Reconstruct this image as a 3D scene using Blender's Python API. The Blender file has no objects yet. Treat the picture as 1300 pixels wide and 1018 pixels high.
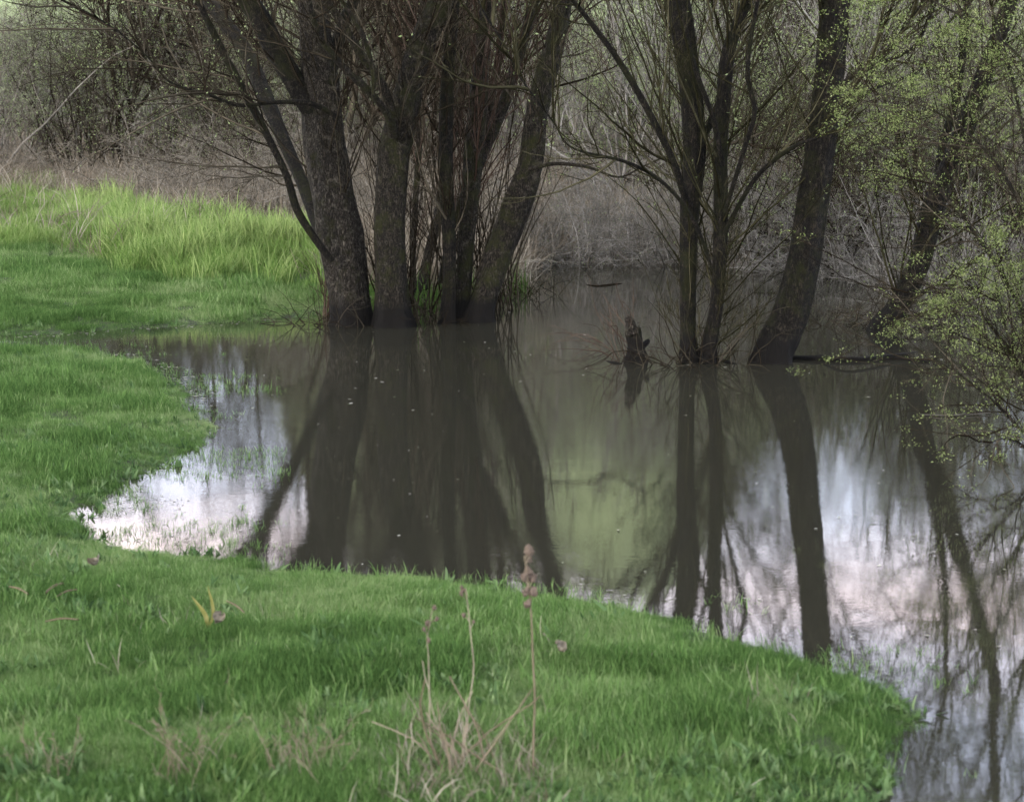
import bpy, math
import numpy as np
from mathutils import Vector
R = np.random.default_rng(7)
SC = bpy.context.scene
COL = SC.collection

# ------------------------------------------------------------------ camera
CAM_H, F, CX, CY, HOR = 2.4, 2528.0, 650.0, 509.0, 120.0
PITCH = math.atan((CY - HOR) / F)
cd = bpy.data.cameras.new('camera'); cam = bpy.data.objects.new('camera', cd); COL.objects.link(cam)
cam.location = (0, 0, CAM_H); cam.rotation_euler = (math.pi/2 - PITCH, 0, 0)
cd.sensor_width = 36; cd.lens = 70.0; cd.clip_start = .05; cd.clip_end = 3000
cd.dof.use_dof = True; cd.dof.focus_distance = 19.0; cd.dof.aperture_fstop = 5.0
SC.camera = cam

# ------------------------------------------------------------------ sky, sun, exposure
EL, ROT = math.radians(24), math.radians(-130)
w = bpy.data.worlds.new('World'); SC.world = w; w.use_nodes = True
nt = w.node_tree; nt.nodes.clear()
N = nt.nodes.new; L = nt.links.new
out = N('ShaderNodeOutputWorld'); bg = N('ShaderNodeBackground'); sky = N('ShaderNodeTexSky')
sky.sky_type = 'NISHITA'; sky.sun_disc = False; sky.sun_elevation = EL; sky.sun_rotation = ROT
sky.air_density = 1.0; sky.dust_density = 2.0; sky.ozone_density = 2.0
tc = N('ShaderNodeTexCoord'); mp = N('ShaderNodeMapping'); mp.inputs['Scale'].default_value = (1, 1, 3.2)
mp.inputs['Location'].default_value = (0.35, 0.1, 0.0)
n1 = N('ShaderNodeTexNoise'); n1.inputs['Scale'].default_value = 3.6; n1.inputs['Detail'].default_value = 7; n1.inputs['Roughness'].default_value = .55
cr = N('ShaderNodeValToRGB'); cr.color_ramp.elements[0].position = .40; cr.color_ramp.elements[1].position = .60
n2 = N('ShaderNodeTexNoise'); n2.inputs['Scale'].default_value = 2.3; n2.inputs['Detail'].default_value = 4
cc = N('ShaderNodeValToRGB'); cc.color_ramp.elements[0].position = .38; cc.color_ramp.elements[1].position = .6
cc.color_ramp.elements[0].color = (.60, .63, .76, 1); cc.color_ramp.elements[1].color = (.98, .78, .72, 1)
mul = N('ShaderNodeVectorMath'); mul.operation = 'SCALE'; mul.inputs['Scale'].default_value = 12.8
mx = N('ShaderNodeMix'); mx.data_type = 'RGBA'
ma = N('ShaderNodeMath'); ma.operation = 'MULTIPLY_ADD'; ma.inputs[1].default_value = .45; ma.inputs[2].default_value = .55
sz = N('ShaderNodeSeparateXYZ'); L(tc.outputs['Generated'], sz.inputs[0])
wob = N('ShaderNodeMath'); wob.operation = 'MULTIPLY_ADD'; wob.inputs[1].default_value = .16
zoff = N('ShaderNodeMath'); zoff.operation = 'SUBTRACT'; zoff.inputs[1].default_value = .08; L(sz.outputs['Z'], zoff.inputs[0])
L(n2.outputs['Fac'], wob.inputs[0]); L(zoff.outputs[0], wob.inputs[2])
cc.color_ramp.elements.new(.21); cc.color_ramp.elements.new(.29); cc.color_ramp.elements.new(.5)
for e_, (p_, c_) in zip(cc.color_ramp.elements, [(.10, (.76, .81, .90)), (.18, (.75, .80, .96)), (.235, (1.08, .88, .86)), (.30, (.75, .79, .97)), (.6, (.56, .61, .68))]):
    e_.position = p_; e_.color = (*c_, 1)
hz = N('ShaderNodeMapRange'); hz.inputs['From Min'].default_value = .1; hz.inputs['From Max'].default_value = .55; hz.inputs['To Min'].default_value = 2.1; hz.inputs['To Max'].default_value = .75
hz.interpolation_type = 'SMOOTHSTEP'; L(sz.outputs['Z'], hz.inputs['Value'])
fin = N('ShaderNodeVectorMath'); fin.operation = 'SCALE'
L(tc.outputs['Generated'], mp.inputs['Vector']); L(mp.outputs[0], n1.inputs['Vector']); L(mp.outputs[0], n2.inputs['Vector'])
L(n1.outputs['Fac'], cr.inputs[0]); L(wob.outputs[0], cc.inputs[0]); L(cc.outputs[0], mul.inputs[0])
L(cr.outputs[0], ma.inputs[0]); L(ma.outputs[0], mx.inputs[0])
L(sky.outputs[0], mx.inputs[6]); L(mul.outputs[0], mx.inputs[7])
L(mx.outputs[2], fin.inputs[0]); L(hz.outputs[0], fin.inputs['Scale']); L(fin.outputs[0], bg.inputs[0]); bg.inputs[1].default_value = .10; L(bg.outputs[0], out.inputs[0])
sd = bpy.data.lights.new('sun', 'SUN'); sun = bpy.data.objects.new('sun', sd); COL.objects.link(sun)
sd.energy = 1.0; sd.angle = math.radians(20); sd.color = (1, .93, .84)
# sky rotation is measured clockwise from +Y; put the lamp in the same direction
sv = Vector((math.sin(ROT)*math.cos(EL), math.cos(ROT)*math.cos(EL), math.sin(EL)))
sun.rotation_euler = sv.to_track_quat('Z', 'Y').to_euler()
SC.view_settings.view_transform = 'Standard'; SC.view_settings.look = 'None'
SC.view_settings.exposure = 1.5; SC.view_settings.gamma = 1
SC.render.engine = 'CYCLES'
SC.cycles.max_bounces = 4; SC.cycles.diffuse_bounces = 1; SC.cycles.glossy_bounces = 3; SC.cycles.transmission_bounces = 2
SC.cycles.transparent_max_bounces = 2; SC.cycles.use_light_tree = False; SC.cycles.caustics_reflective = False; SC.cycles.caustics_refractive = False
SC.cycles.use_adaptive_sampling = True; SC.cycles.adaptive_threshold = .03; SC.cycles.blur_glossy = 1.0

# ------------------------------------------------------------------ geometry of the view (real positions from the survey of the photo)
cp, sp = math.cos(PITCH), math.sin(PITCH)
def at(px, py, Y):
    u, v = (px-CX)/F, (CY-py)/F
    d = np.array([u, cp + v*sp, -sp + v*cp])
    return np.array([0, 0, CAM_H]) + d*(Y/d[1])
def gnd(px, py, z=0.0):
    u, v = (px-CX)/F, (CY-py)/F
    d = np.array([u, cp + v*sp, -sp + v*cp])
    return np.array([0, 0, CAM_H]) + d*((z-CAM_H)/d[2])
def pxm(Y): return F/Y

# ------------------------------------------------------------------ numeric helpers
_NG = [np.random.default_rng(100+i).random((64, 64)) for i in range(6)]
def vnoise(x, y, k=0):
    g = _NG[k]
    xi = np.floor(x).astype(int); yi = np.floor(y).astype(int); fx = x-xi; fy = y-yi
    fx = fx*fx*(3-2*fx); fy = fy*fy*(3-2*fy)
    a = g[xi % 64, yi % 64]; b = g[(xi+1) % 64, yi % 64]; c = g[xi % 64, (yi+1) % 64]; d = g[(xi+1) % 64, (yi+1) % 64]
    return (a*(1-fx)+b*fx)*(1-fy) + (c*(1-fx)+d*fx)*fy
def fbm(x, y, s=1.0, o=4, k=0):
    r = 0; a = .5; t = 0
    for i in range(o):
        r = r + a*vnoise(x*s+17.3*i, y*s+9.1*i, (k+i) % 6); t += a; a *= .5; s *= 2.03
    return r/t - .5
def sstep(a, b, x):
    t = np.clip((x-a)/(b-a), 0, 1); return t*t*(3-2*t)
def nrm(v): return v/np.maximum(np.linalg.norm(v, axis=-1, keepdims=True), 1e-9)

# ------------------------------------------------------------------ shoreline
shore_px = [(1040, 1090), (1085, 985), (1105, 940), (1165, 905), (1120, 880), (1050, 856), (960, 828), (870, 800), (800, 780), (700, 758),
  (600, 746), (500, 738), (400, 731), (330, 722), (250, 710), (170, 701), (112, 688), (84, 660), (98, 632), (150, 612), (200, 594),
  (245, 570), (258, 548), (238, 515), (208, 487), (175, 464), (120, 452), (60, 446), (-60, 441), (-260, 438),
  (-260, 430), (0, 426), (100, 421), (200, 415), (300, 409), (380, 402), (415, 392), (470, 380), (560, 374), (615, 372), (643, 362),
  (652, 340), (700, 333), (780, 331), (860, 333), (930, 338), (1010, 330), (1100, 322), (1250, 318), (1500, 318)]
SH = np.array([gnd(x, y)[:2] for x, y in shore_px] + [(45, 24), (45, -25), (7, -25), (3.6, 0), (2.0, 4.0)])
def sdist(x, y):
    """metres to the water's edge, positive on land"""
    x = np.asarray(x, float); y = np.asarray(y, float)
    best = np.full(x.shape, 1e9); ins = np.zeros(x.shape, bool)
    n = len(SH)
    for i in range(n):
        ax, ay = SH[i]; bx, by = SH[(i+1) % n]
        ex, ey = bx-ax, by-ay; l2 = ex*ex+ey*ey
        t = np.clip(((x-ax)*ex+(y-ay)*ey)/l2, 0, 1)
        best = np.minimum(best, (x-ax-t*ex)**2+(y-ay-t*ey)**2)
        if ay != by:
            c = ((ay > y) != (by > y)) & (x < (bx-ax)*(y-ay)/(by-ay)+ax); ins ^= c
    d = np.sqrt(best)
    d = np.where(ins, -d, d)
    return d + fbm(x, y, 1.3, 4, 1)*np.clip(.22+y*.012, .2, .9)*.9 + fbm(x, y, 5.5, 3, 3)*.16
def height(x, y, d=None):
    x = np.asarray(x, float); y = np.asarray(y, float)
    if d is None: d = sdist(x, y)
    dp = np.maximum(d, 0)
    land = .10*(1-np.exp(-dp/.7)) + .12*(1-np.exp(-dp/4)) + fbm(x, y, .55, 4, 2)*.16*(1-np.exp(-dp/1.5)) + fbm(x, y, 2.2, 3, 3)*.13*(1-np.exp(-dp/.5))
    wat = -.45*(1-np.exp(np.minimum(d, 0)/1.6))
    z = np.where(d > 0, land, wat)
    z = z + np.where(d > 0, 1, 0)*sstep(22, 26, y)*np.clip(y-23, 0, 60)*np.where(x < 0, .019, .018)*(1-np.exp(-dp/2))
    t = x/np.maximum(y, 1)
    prof = .115 + .015*sstep(0, .1, t) + .105*sstep(-.145, -.075, t)*(1-sstep(.07, .16, t)) + .012*fbm(t*20, t*0+3, 1.0, 3, 4)
    z = z + prof*420*sstep(90, 420, y)*(1-.6*sstep(450, 800, y)) + sstep(80, 200, y)*fbm(x, y, .02, 4, 0)*8
    return z
def H(x, y): return float(height(np.array([x]), np.array([y]))[0])

# ------------------------------------------------------------------ mesh helpers
def mesh_from(name, V, Fq=None, Ft=None, smooth=True, attrs=None):
    me = bpy.data.meshes.new(name)
    nq = 0 if Fq is None else len(Fq); ntr = 0 if Ft is None else len(Ft)
    me.vertices.add(len(V)); me.vertices.foreach_set('co', np.ascontiguousarray(V, np.float32).ravel())
    idx = []; 
    if nq: idx.append(np.asarray(Fq, np.int32).ravel())
    if ntr: idx.append(np.asarray(Ft, np.int32).ravel())
    idx = np.concatenate(idx)
    me.loops.add(len(idx)); me.loops.foreach_set('vertex_index', idx)
    st = np.concatenate([np.arange(nq)*4, nq*4+np.arange(ntr)*3]).astype(np.int32)
    me.polygons.add(nq+ntr); me.polygons.foreach_set('loop_start', st)
    me.polygons.foreach_set('use_smooth', np.full(nq+ntr, smooth))
    if attrs:
        for k, a in attrs.items():
            at_ = me.attributes.new(k, 'FLOAT', 'POINT'); at_.data.foreach_set('value', np.ascontiguousarray(a, np.float32))
    me.update(calc_edges=True); me.validate()
    return me
def link(name, me, mat=None, parent=None, **tags):
    o = bpy.data.objects.new(name, me); COL.objects.link(o)
    if mat and me is not None and not me.materials: me.materials.append(mat)
    if parent is not None: o.parent = parent
    for k, v in tags.items():
        if v: o[k] = v
    return o
def thing(name, loc, label, category, group=None, rz=0.0):
    o = bpy.data.objects.new(name, None); COL.objects.link(o); o.location = loc; o.rotation_euler = (0, 0, rz)
    o.empty_display_size = .2
    o['label'] = label; o['category'] = category
    if group: o['group'] = group
    return o

class Tubes:
    def __init__(s): s.b = []
    def add(s, P, Rr, sides=3):
        """P (N,n,3) polylines, Rr (N,n) radii"""
        P = np.asarray(P, float); Rr = np.asarray(Rr, float)
        if P.ndim == 2: P = P[None]; Rr = Rr[None]
        s.b.append((P, Rr, sides)); return s
    def mesh(s, name, origin=(0, 0, 0)):
        Vs = []; Fs = []; off = 0; At = []
        for P, Rr, k in s.b:
            Nn, n, _ = P.shape
            T = np.empty_like(P); T[:, 1:-1] = P[:, 2:]-P[:, :-2]; T[:, 0] = P[:, 1]-P[:, 0]; T[:, -1] = P[:, -1]-P[:, -2]
            T = nrm(T)
            ov = nrm(P[:, -1]-P[:, 0]); ref = np.where(np.abs(ov[:, 2:3]) > .7, np.array([[0.95, .3, .05]]), np.array([[.1, .2, .97]]))
            U = nrm(np.cross(T, ref[:, None, :])); W = np.cross(T, U)
            a = np.arange(k)/k*2*math.pi
            V = P[:, :, None, :] + Rr[:, :, None, None]*(U[:, :, None, :]*np.cos(a)[None, None, :, None]+W[:, :, None, :]*np.sin(a)[None, None, :, None])
            Vs.append(V.reshape(-1, 3))
            At.append(np.repeat(R.random(Nn), n*k))
            base = np.arange(Nn)[:, None, None]*(n*k)+np.arange(n-1)[None, :, None]*k+np.arange(k)[None, None, :]
            j = (np.arange(k)+1) % k
            b2 = np.arange(Nn)[:, None, None]*(n*k)+np.arange(n-1)[None, :, None]*k+j[None, None, :]
            Fs.append(off+np.stack([base, b2, b2+k, base+k], -1).reshape(-1, 4)); off += Nn*n*k
        V = np.concatenate(Vs)-np.array(origin)
        return mesh_from(name, V, np.concatenate(Fs), attrs={'rnd': np.concatenate(At)})
def grow(S, D, Ln, R0, n=5, wig=.15, up=.0, taper=.75, rng=R, tip=.0006):
    S = np.asarray(S, float); D = nrm(np.asarray(D, float)); Ln = np.asarray(Ln, float)
    P = [S]; d = D
    for i in range(n):
        d = d + rng.normal(size=d.shape)*wig; d[:, 2] += up; d = nrm(d)
        P.append(P[-1]+d*(Ln/n)[:, None])
    P = np.stack(P, 1)
    t = np.linspace(0, 1, n+1)[None]
    return P, np.maximum(np.asarray(R0)[:, None]*(1-taper*t), tip)
def spawn(P, Rr, cnt, t0, t1, ang, rfac=.55, rng=R, amin=None, rmin=0):
    Nn, n, _ = P.shape
    idx = np.repeat(np.arange(Nn), cnt); m = len(idx)
    t = rng.uniform(t0, t1, m)*(n-1); i = np.minimum(t.astype(int), n-2); f = (t-i)[:, None]
    S = P[idx, i]*(1-f)+P[idx, i+1]*f; T = nrm(P[idx, i+1]-P[idx, i])
    Rp = Rr[idx, i]*(1-f[:, 0])+Rr[idx, i+1]*f[:, 0]
    q = nrm(np.cross(T, rng.normal(size=T.shape)))
    a = rng.uniform(ang*.6 if amin is None else amin, ang*1.3, m)[:, None]
    return S, T*np.cos(a)+q*np.sin(a), np.maximum(Rp*rfac, rmin), t/(n-1)
def leaves_mesh(name, C, D, size, origin=(0, 0, 0), width=.42, rng=R):
    """little pointed leaf blades (diamond folded at the midrib)"""
    n = len(C); D = nrm(D + rng.normal(size=D.shape)*.6); q = nrm(np.cross(D, rng.normal(size=D.shape)))
    s = (size*rng.uniform(.6, 1.3, n))[:, None]
    m = np.cross(D, q)*s*.10
    V = np.stack([C, C+D*s*.45+q*s*width*.5+m, C+D*s, C+D*s*.45-q*s*width*.5+m], 1).reshape(-1, 3)-np.array(origin)
    b = np.arange(n)*4
    Ft = np.concatenate([np.stack([b, b+1, b+2], 1), np.stack([b, b+2, b+3], 1)])
    return mesh_from(name, V, None, Ft, False, {'rnd': np.repeat(rng.random(n), 4)})
def spline(P, m):
    P = np.asarray(P, float); n = len(P)
    Q = np.vstack([2*P[0]-P[1], P, 2*P[-1]-P[-2]])
    t = np.linspace(0, n-1-1e-6, m); i = t.astype(int); f = (t-i)[:, None]
    a, b, c, d = Q[i], Q[i+1], Q[i+2], Q[i+3]
    return .5*((2*b)+(-a+c)*f+(2*a-5*b+4*c-d)*f**2+(-a+3*b-3*c+d)*f**3)

# ------------------------------------------------------------------ materials
def mat(name):
    m = bpy.data.materials.new(name); m.use_nodes = True; nt = m.node_tree
    b = nt.nodes['Principled BSDF']; return m, nt, b
def node(nt, t, **kw):
    n = nt.nodes.new(t)
    for k, v in kw.items():
        if k in n.inputs.keys() if isinstance(k, str) else False: n.inputs[k].default_value = v
        else: setattr(n, k, v)
    return n
def ramp(nt, stops):
    r = nt.nodes.new('ShaderNodeValToRGB'); e = r.color_ramp.elements
    while len(e) < len(stops): e.new(.5)
    for i, (p, c) in enumerate(stops): e[i].position = p; e[i].color = (*c, 1)
    return r
def noise(nt, vec, scale, detail=5, rough=.55):
    n = nt.nodes.new('ShaderNodeTexNoise'); n.inputs['Scale'].default_value = scale; n.inputs['Detail'].default_value = detail
    n.inputs['Roughness'].default_value = rough
    if vec is not None: nt.links.new(vec, n.inputs['Vector'])
    return n
def mixc(nt, fac, a, b):
    m = nt.nodes.new('ShaderNodeMix'); m.data_type = 'RGBA'
    for s, i in ((fac, 0), (a, 6), (b, 7)):
        if isinstance(s, (int, float)): m.inputs[i].default_value = s
        elif isinstance(s, tuple): m.inputs[i].default_value = (*s, 1)
        else: nt.links.new(s, m.inputs[i])
    return m.outputs[2]

def bark(name, dark, mid, lite, moss, mossamt):
    m, nt, b = mat(name); l = nt.links.new
    g = nt.nodes.new('ShaderNodeNewGeometry')
    mp = nt.nodes.new('ShaderNodeMapping'); mp.inputs['Scale'].default_value = (1, 1, .30); l(g.outputs['Position'], mp.inputs['Vector'])
    nn = noise(nt, mp.outputs[0], 48, 8, .72)
    vo = nt.nodes.new('ShaderNodeTexVoronoi'); vo.feature = 'DISTANCE_TO_EDGE'; vo.inputs['Scale'].default_value = 52
    wv = nt.nodes.new('ShaderNodeVectorMath'); wv.operation = 'MULTIPLY_ADD'; wv.inputs[1].default_value = (.09, .09, .09)
    l(nn.outputs['Color'], wv.inputs[0]); l(mp.outputs[0], wv.inputs[2]); l(wv.outputs[0], vo.inputs['Vector'])
    fis = ramp(nt, [(.02, (0, 0, 0)), (.26, (1, 1, 1))]); l(vo.outputs['Distance'], fis.inputs[0])
    big = noise(nt, g.outputs['Position'], 4.0, 7, .75)
    c1 = ramp(nt, [(.28, dark), (.50, mid), (.80, lite)]); l(nn.outputs['Fac'], c1.inputs[0])
    col = mixc(nt, fis.outputs[0], tuple(x*.4 for x in dark), c1.outputs[0])
    # grey lichen flecks
    li = noise(nt, g.outputs['Position'], 14, 8, .78); lr = ramp(nt, [(.54, (0, 0, 0)), (.64, (.5, .5, .5))]); l(li.outputs['Fac'], lr.inputs[0])
    col = mixc(nt, lr.outputs[0], col, tuple(x*.85 for x in lite))
    mr = ramp(nt, [(.62-mossamt, (0, 0, 0)), (.78-mossamt, (.85, .85, .85))]); l(big.outputs['Fac'], mr.inputs[0])
    mn = noise(nt, g.outputs['Position'], 60, 3); mcol = mixc(nt, mn.outputs['Fac'], tuple(x*.4 for x in moss), moss)
    col = mixc(nt, mr.outputs[0], col, mcol)
    # wet tide band just above the water
    sx = nt.nodes.new('ShaderNodeSeparateXYZ'); l(g.outputs['Position'], sx.inputs[0])
    ad = nt.nodes.new('ShaderNodeMath'); ad.operation = 'MULTIPLY_ADD'; ad.inputs[1].default_value = -.25; l(big.outputs['Fac'], ad.inputs[0]); l(sx.outputs['Z'], ad.inputs[2])
    wr = ramp(nt, [(.06, (1, 1, 1)), (.16, (0, 0, 0))]); l(ad.outputs[0], wr.inputs[0])
    col = mixc(nt, wr.outputs[0], col, (.012, .010, .008))
    l(col, b.inputs['Base Color']); b.inputs['Roughness'].default_value = .9; b.inputs['Specular IOR Level'].default_value = .2
    bp = nt.nodes.new('ShaderNodeBump'); bp.inputs['Strength'].default_value = 1; bp.inputs['Distance'].default_value = .035
    hs = nt.nodes.new('ShaderNodeMath'); hs.operation = 'MULTIPLY_ADD'; hs.inputs[1].default_value = .6
    l(nn.outputs['Fac'], hs.inputs[0]); l(fis.outputs[0], hs.inputs[2]); l(hs.outputs[0], bp.inputs['Height']); l(bp.outputs[0], b.inputs['Normal'])
    return m
BARK = bark('mossy_bark', (.013, .0095, .006), (.055, .044, .030), (.22, .19, .14), (.058, .064, .013), .15)
BARKG = bark('grey_bark', (.016, .012, .008), (.085, .071, .052), (.32, .28, .22), (.055, .058, .013), .10)
BARKD = bark('dark_bark', (.008, .006, .004), (.028, .022, .014), (.12, .10, .07), (.040, .044, .009), .15)

def twigmat(name, a, b_, c):
    m, nt, b = mat(name); l = nt.links.new
    at_ = nt.nodes.new('ShaderNodeAttribute'); at_.attribute_name = 'rnd'
    r = ramp(nt, [(0, a), (.5, b_), (1, c)]); l(at_.outputs['Fac'], r.inputs[0])
    g = nt.nodes.new('ShaderNodeNewGeometry'); n_ = noise(nt, g.outputs['Position'], 9, 3)
    col = mixc(nt, n_.outputs['Fac'], tuple(x*.6 for x in a), r.outputs[0])
    nt.nodes.remove(b); df = nt.nodes.new('ShaderNodeBsdfDiffuse'); l(col, df.inputs['Color']); l(df.outputs[0], nt.nodes['Material Output'].inputs['Surface'])
    return m
TWIG = twigmat('twig_brown', (.017, .013, .009), (.045, .037, .025), (.16, .14, .10))
TWIGO = twigmat('twig_olive', (.016, .015, .008), (.042, .039, .019), (.13, .12, .07))
TWIGR = twigmat('twig_red', (.045, .029, .021), (.095, .065, .048), (.20, .155, .12))
TWIGG = twigmat('twig_grey', (.10, .093, .080), (.29, .27, .235), (.56, .53, .48))
TWIGP = twigmat('twig_purple', (.070, .060, .045), (.25, .22, .175), (.52, .48, .41))
STRAW = twigmat('straw', (.17, .135, .09), (.29, .24, .17), (.42, .37, .28))
def leafmat(name, a, b_, c, trans=.35, inst=False, rough=.55):
    m = bpy.data.materials.new(name); m.use_nodes = True; nt = m.node_tree; nt.nodes.clear(); l = nt.links.new
    at_ = nt.nodes.new('ShaderNodeAttribute'); at_.attribute_name = 'rnd'
    fac = at_.outputs['Fac']
    if inst:
        a2 = nt.nodes.new('ShaderNodeAttribute'); a2.attribute_name = 'tint'; a2.attribute_type = 'INSTANCER'
        mm = nt.nodes.new('ShaderNodeMath'); mm.operation = 'MULTIPLY_ADD'; mm.inputs[1].default_value = .45
        l(at_.outputs['Fac'], mm.inputs[0]); 
        m3 = nt.nodes.new('ShaderNodeMath'); m3.operation = 'MULTIPLY'; m3.inputs[1].default_value = .55; l(a2.outputs['Fac'], m3.inputs[0]); l(m3.outputs[0], mm.inputs[2])
        fac = mm.outputs[0]
    r = ramp(nt, [(0.1, a), (.5, b_), (.9, c)]); l(fac, r.inputs[0])
    d = nt.nodes.new('ShaderNodeBsdfDiffuse')
    t = nt.nodes.new('ShaderNodeBsdfTranslucent'); ms = nt.nodes.new('ShaderNodeMixShader'); ms.inputs[0].default_value = trans
    o = nt.nodes.new('ShaderNodeOutputMaterial')
    l(r.outputs[0], d.inputs['Color']); l(r.outputs[0], t.inputs[0]); l(d.outputs[0], ms.inputs[1]); l(t.outputs[0], ms.inputs[2]); l(ms.outputs[0], o.inputs[0])
    return m
LEAF = leafmat('spring_leaf', (.15, .195, .08), (.26, .32, .14), (.39, .46, .23), .5)
LEAFD = leafmat('spring_leaf_dull', (.14, .17, .085), (.23, .27, .14), (.34, .39, .22), .45)
LEAFB = leafmat('bush_leaf', (.11, .145, .045), (.19, .24, .085), (.30, .34, .15), .45)
BLADE = twigmat('green_blade', (.06, .12, .03), (.13, .21, .06), (.26, .30, .12))
GRASS = leafmat('lawn_grass', (.050, .100, .028), (.132, .236, .066), (.34, .41, .20), .35, True)
SEDGE = leafmat('tall_grass', (.058, .112, .026), (.150, .250, .060), (.34, .42, .16), .38, True)
DRYG = leafmat('dry_grass', (.10, .080, .055), (.21, .175, .13), (.46, .41, .33), .3, True)

# ground
m, nt, b = mat('soil_and_turf'); l = nt.links.new
g = nt.nodes.new('ShaderNodeNewGeometry')
a_ = nt.nodes.new('ShaderNodeAttribute'); a_.attribute_name = 'dry'
ah = nt.nodes.new('ShaderNodeAttribute'); ah.attribute_name = 'hill'
am = nt.nodes.new('ShaderNodeAttribute'); am.attribute_name = 'mud'
n1_ = noise(nt, g.outputs['Position'], 3.0, 6); n2_ = noise(nt, g.outputs['Position'], 40, 4)
turf = ramp(nt, [(.3, (.030, .048, .014)), (.6, (.050, .085, .022)), (.8, (.10, .10, .045))]); l(n1_.outputs['Fac'], turf.inputs[0])
turf2 = mixc(nt, n2_.outputs['Fac'], (.03, .03, .015), turf.outputs[0])
dryc = ramp(nt, [(.3, (.10, .08, .068)), (.7, (.30, .25, .22))]); l(n2_.outputs['Fac'], dryc.inputs[0])
c_ = mixc(nt, a_.outputs['Fac'], turf2, dryc.outputs[0])
nh = noise(nt, g.outputs['Position'], .035, 8, .62)
hc = ramp(nt, [(.34, (.14, .15, .085)), (.46, (.22, .26, .12)), (.60, (.29, .35, .15)), (.72, (.25, .27, .16))]); l(nh.outputs['Fac'], hc.inputs[0])
c_ = mixc(nt, ah.outputs['Fac'], c_, hc.outputs[0])
c_ = mixc(nt, am.outputs['Fac'], c_, (.045, .036, .026))
l(c_, b.inputs['Base Color']); b.inputs['Roughness'].default_value = .95
bp = nt.nodes.new('ShaderNodeBump'); bp.inputs['Strength'].default_value = .6; bp.inputs['Distance'].default_value = .03
l(n2_.outputs['Fac'], bp.inputs['Height']); l(bp.outputs[0], b.inputs['Normal'])
GROUND = m

# water: murky, nearly still, fine ripples
m, nt, b = mat('pond_water'); l = nt.links.new
g = nt.nodes.new('ShaderNodeNewGeometry')
b.inputs['Base Color'].default_value = (.026, .025, .018, 1); b.inputs['IOR'].default_value = 1.33
b.inputs['Roughness'].default_value = .02
mpw = nt.nodes.new('ShaderNodeMapping'); mpw.inputs['Scale'].default_value = (1, 1.25, 1); l(g.outputs['Position'], mpw.inputs['Vector'])
w1 = noise(nt, mpw.outputs[0], 26.0, 3, .5); w2 = noise(nt, mpw.outputs[0], 2.2, 3, .5)
wc = nt.nodes.new('ShaderNodeTexNoise'); wc.inputs['Scale'].default_value = .45; l(g.outputs['Position'], wc.inputs['Vector'])
wcr = ramp(nt, [(.42, (.25, .25, .25)), (.68, (1, 1, 1))]); l(wc.outputs['Fac'], wcr.inputs[0])
sm = nt.nodes.new('ShaderNodeMath'); sm.operation = 'MULTIPLY'; l(w1.outputs['Fac'], sm.inputs[0]); l(wcr.outputs[0], sm.inputs[1])
sa = nt.nodes.new('ShaderNodeMath'); sa.operation = 'MULTIPLY_ADD'; sa.inputs[1].default_value = 1.3; l(w2.outputs['Fac'], sa.inputs[0]); l(sm.outputs[0], sa.inputs[2])
bp = nt.nodes.new('ShaderNodeBump'); bp.inputs['Strength'].default_value = 1.0; bp.inputs['Distance'].default_value = .00050
l(sa.outputs[0], bp.inputs['Height']); l(bp.outputs[0], b.inputs['Normal'])
WATER = m

# ------------------------------------------------------------------ ground sheet
def axis_x():
    u = np.linspace(-1, 1, 461); return np.sinh(u*5.2)/math.sinh(5.2)*700
def axis_y():
    a = np.arange(-12, 4, .5); b = np.arange(4, 30, .075); c = 30*np.exp(np.linspace(0, math.log(900/30), 190)); return np.concatenate([a, b, c])
gx, gy = axis_x(), axis_y()
X, Y = np.meshgrid(gx, gy)
# in the middle the sheet narrows towards the camera so that near ground is finely meshed
Dg = sdist(X.ravel(), Y.ravel()); Z = height(X.ravel(), Y.ravel(), Dg)
V = np.stack([X.ravel(), Y.ravel(), Z], 1)
nx, ny = len(gx), len(gy)
i = (np.arange(ny-1)[:, None]*nx+np.arange(nx-1)[None]).ravel()
Fq = np.stack([i, i+1, i+nx+1, i+nx], 1)
yy = Y.ravel(); xx = X.ravel()
dry = np.clip(sstep(31, 36, yy+fbm(xx, yy, .3, 3)*8+9*sstep(-.12,-.09,xx/np.maximum(yy,1)))*np.where(xx < 1, 1, 0) + np.where(xx >= 1, 1, 0)*sstep(27, 28.5, yy), 0, 1)
hill = sstep(75, 130, yy)
mud = 1-sstep(-.25, .02, Dg)
link('ground', mesh_from('ground', V, Fq, attrs={'dry': dry, 'hill': hill, 'mud': mud}), GROUND, kind='structure')
# ------------------------------------------------------------------ water sheet
WX = np.linspace(-14, 48, 32); WY = np.linspace(-26, 40, 34); a, c = np.meshgrid(WX, WY)
i = (np.arange(33)[:, None]*32+np.arange(31)[None]).ravel()
link('water', mesh_from('water', np.stack([a.ravel(), c.ravel(), a.ravel()*0], 1), np.stack([i, i+1, i+33, i+32], 1)), WATER, kind='structure')

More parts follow.
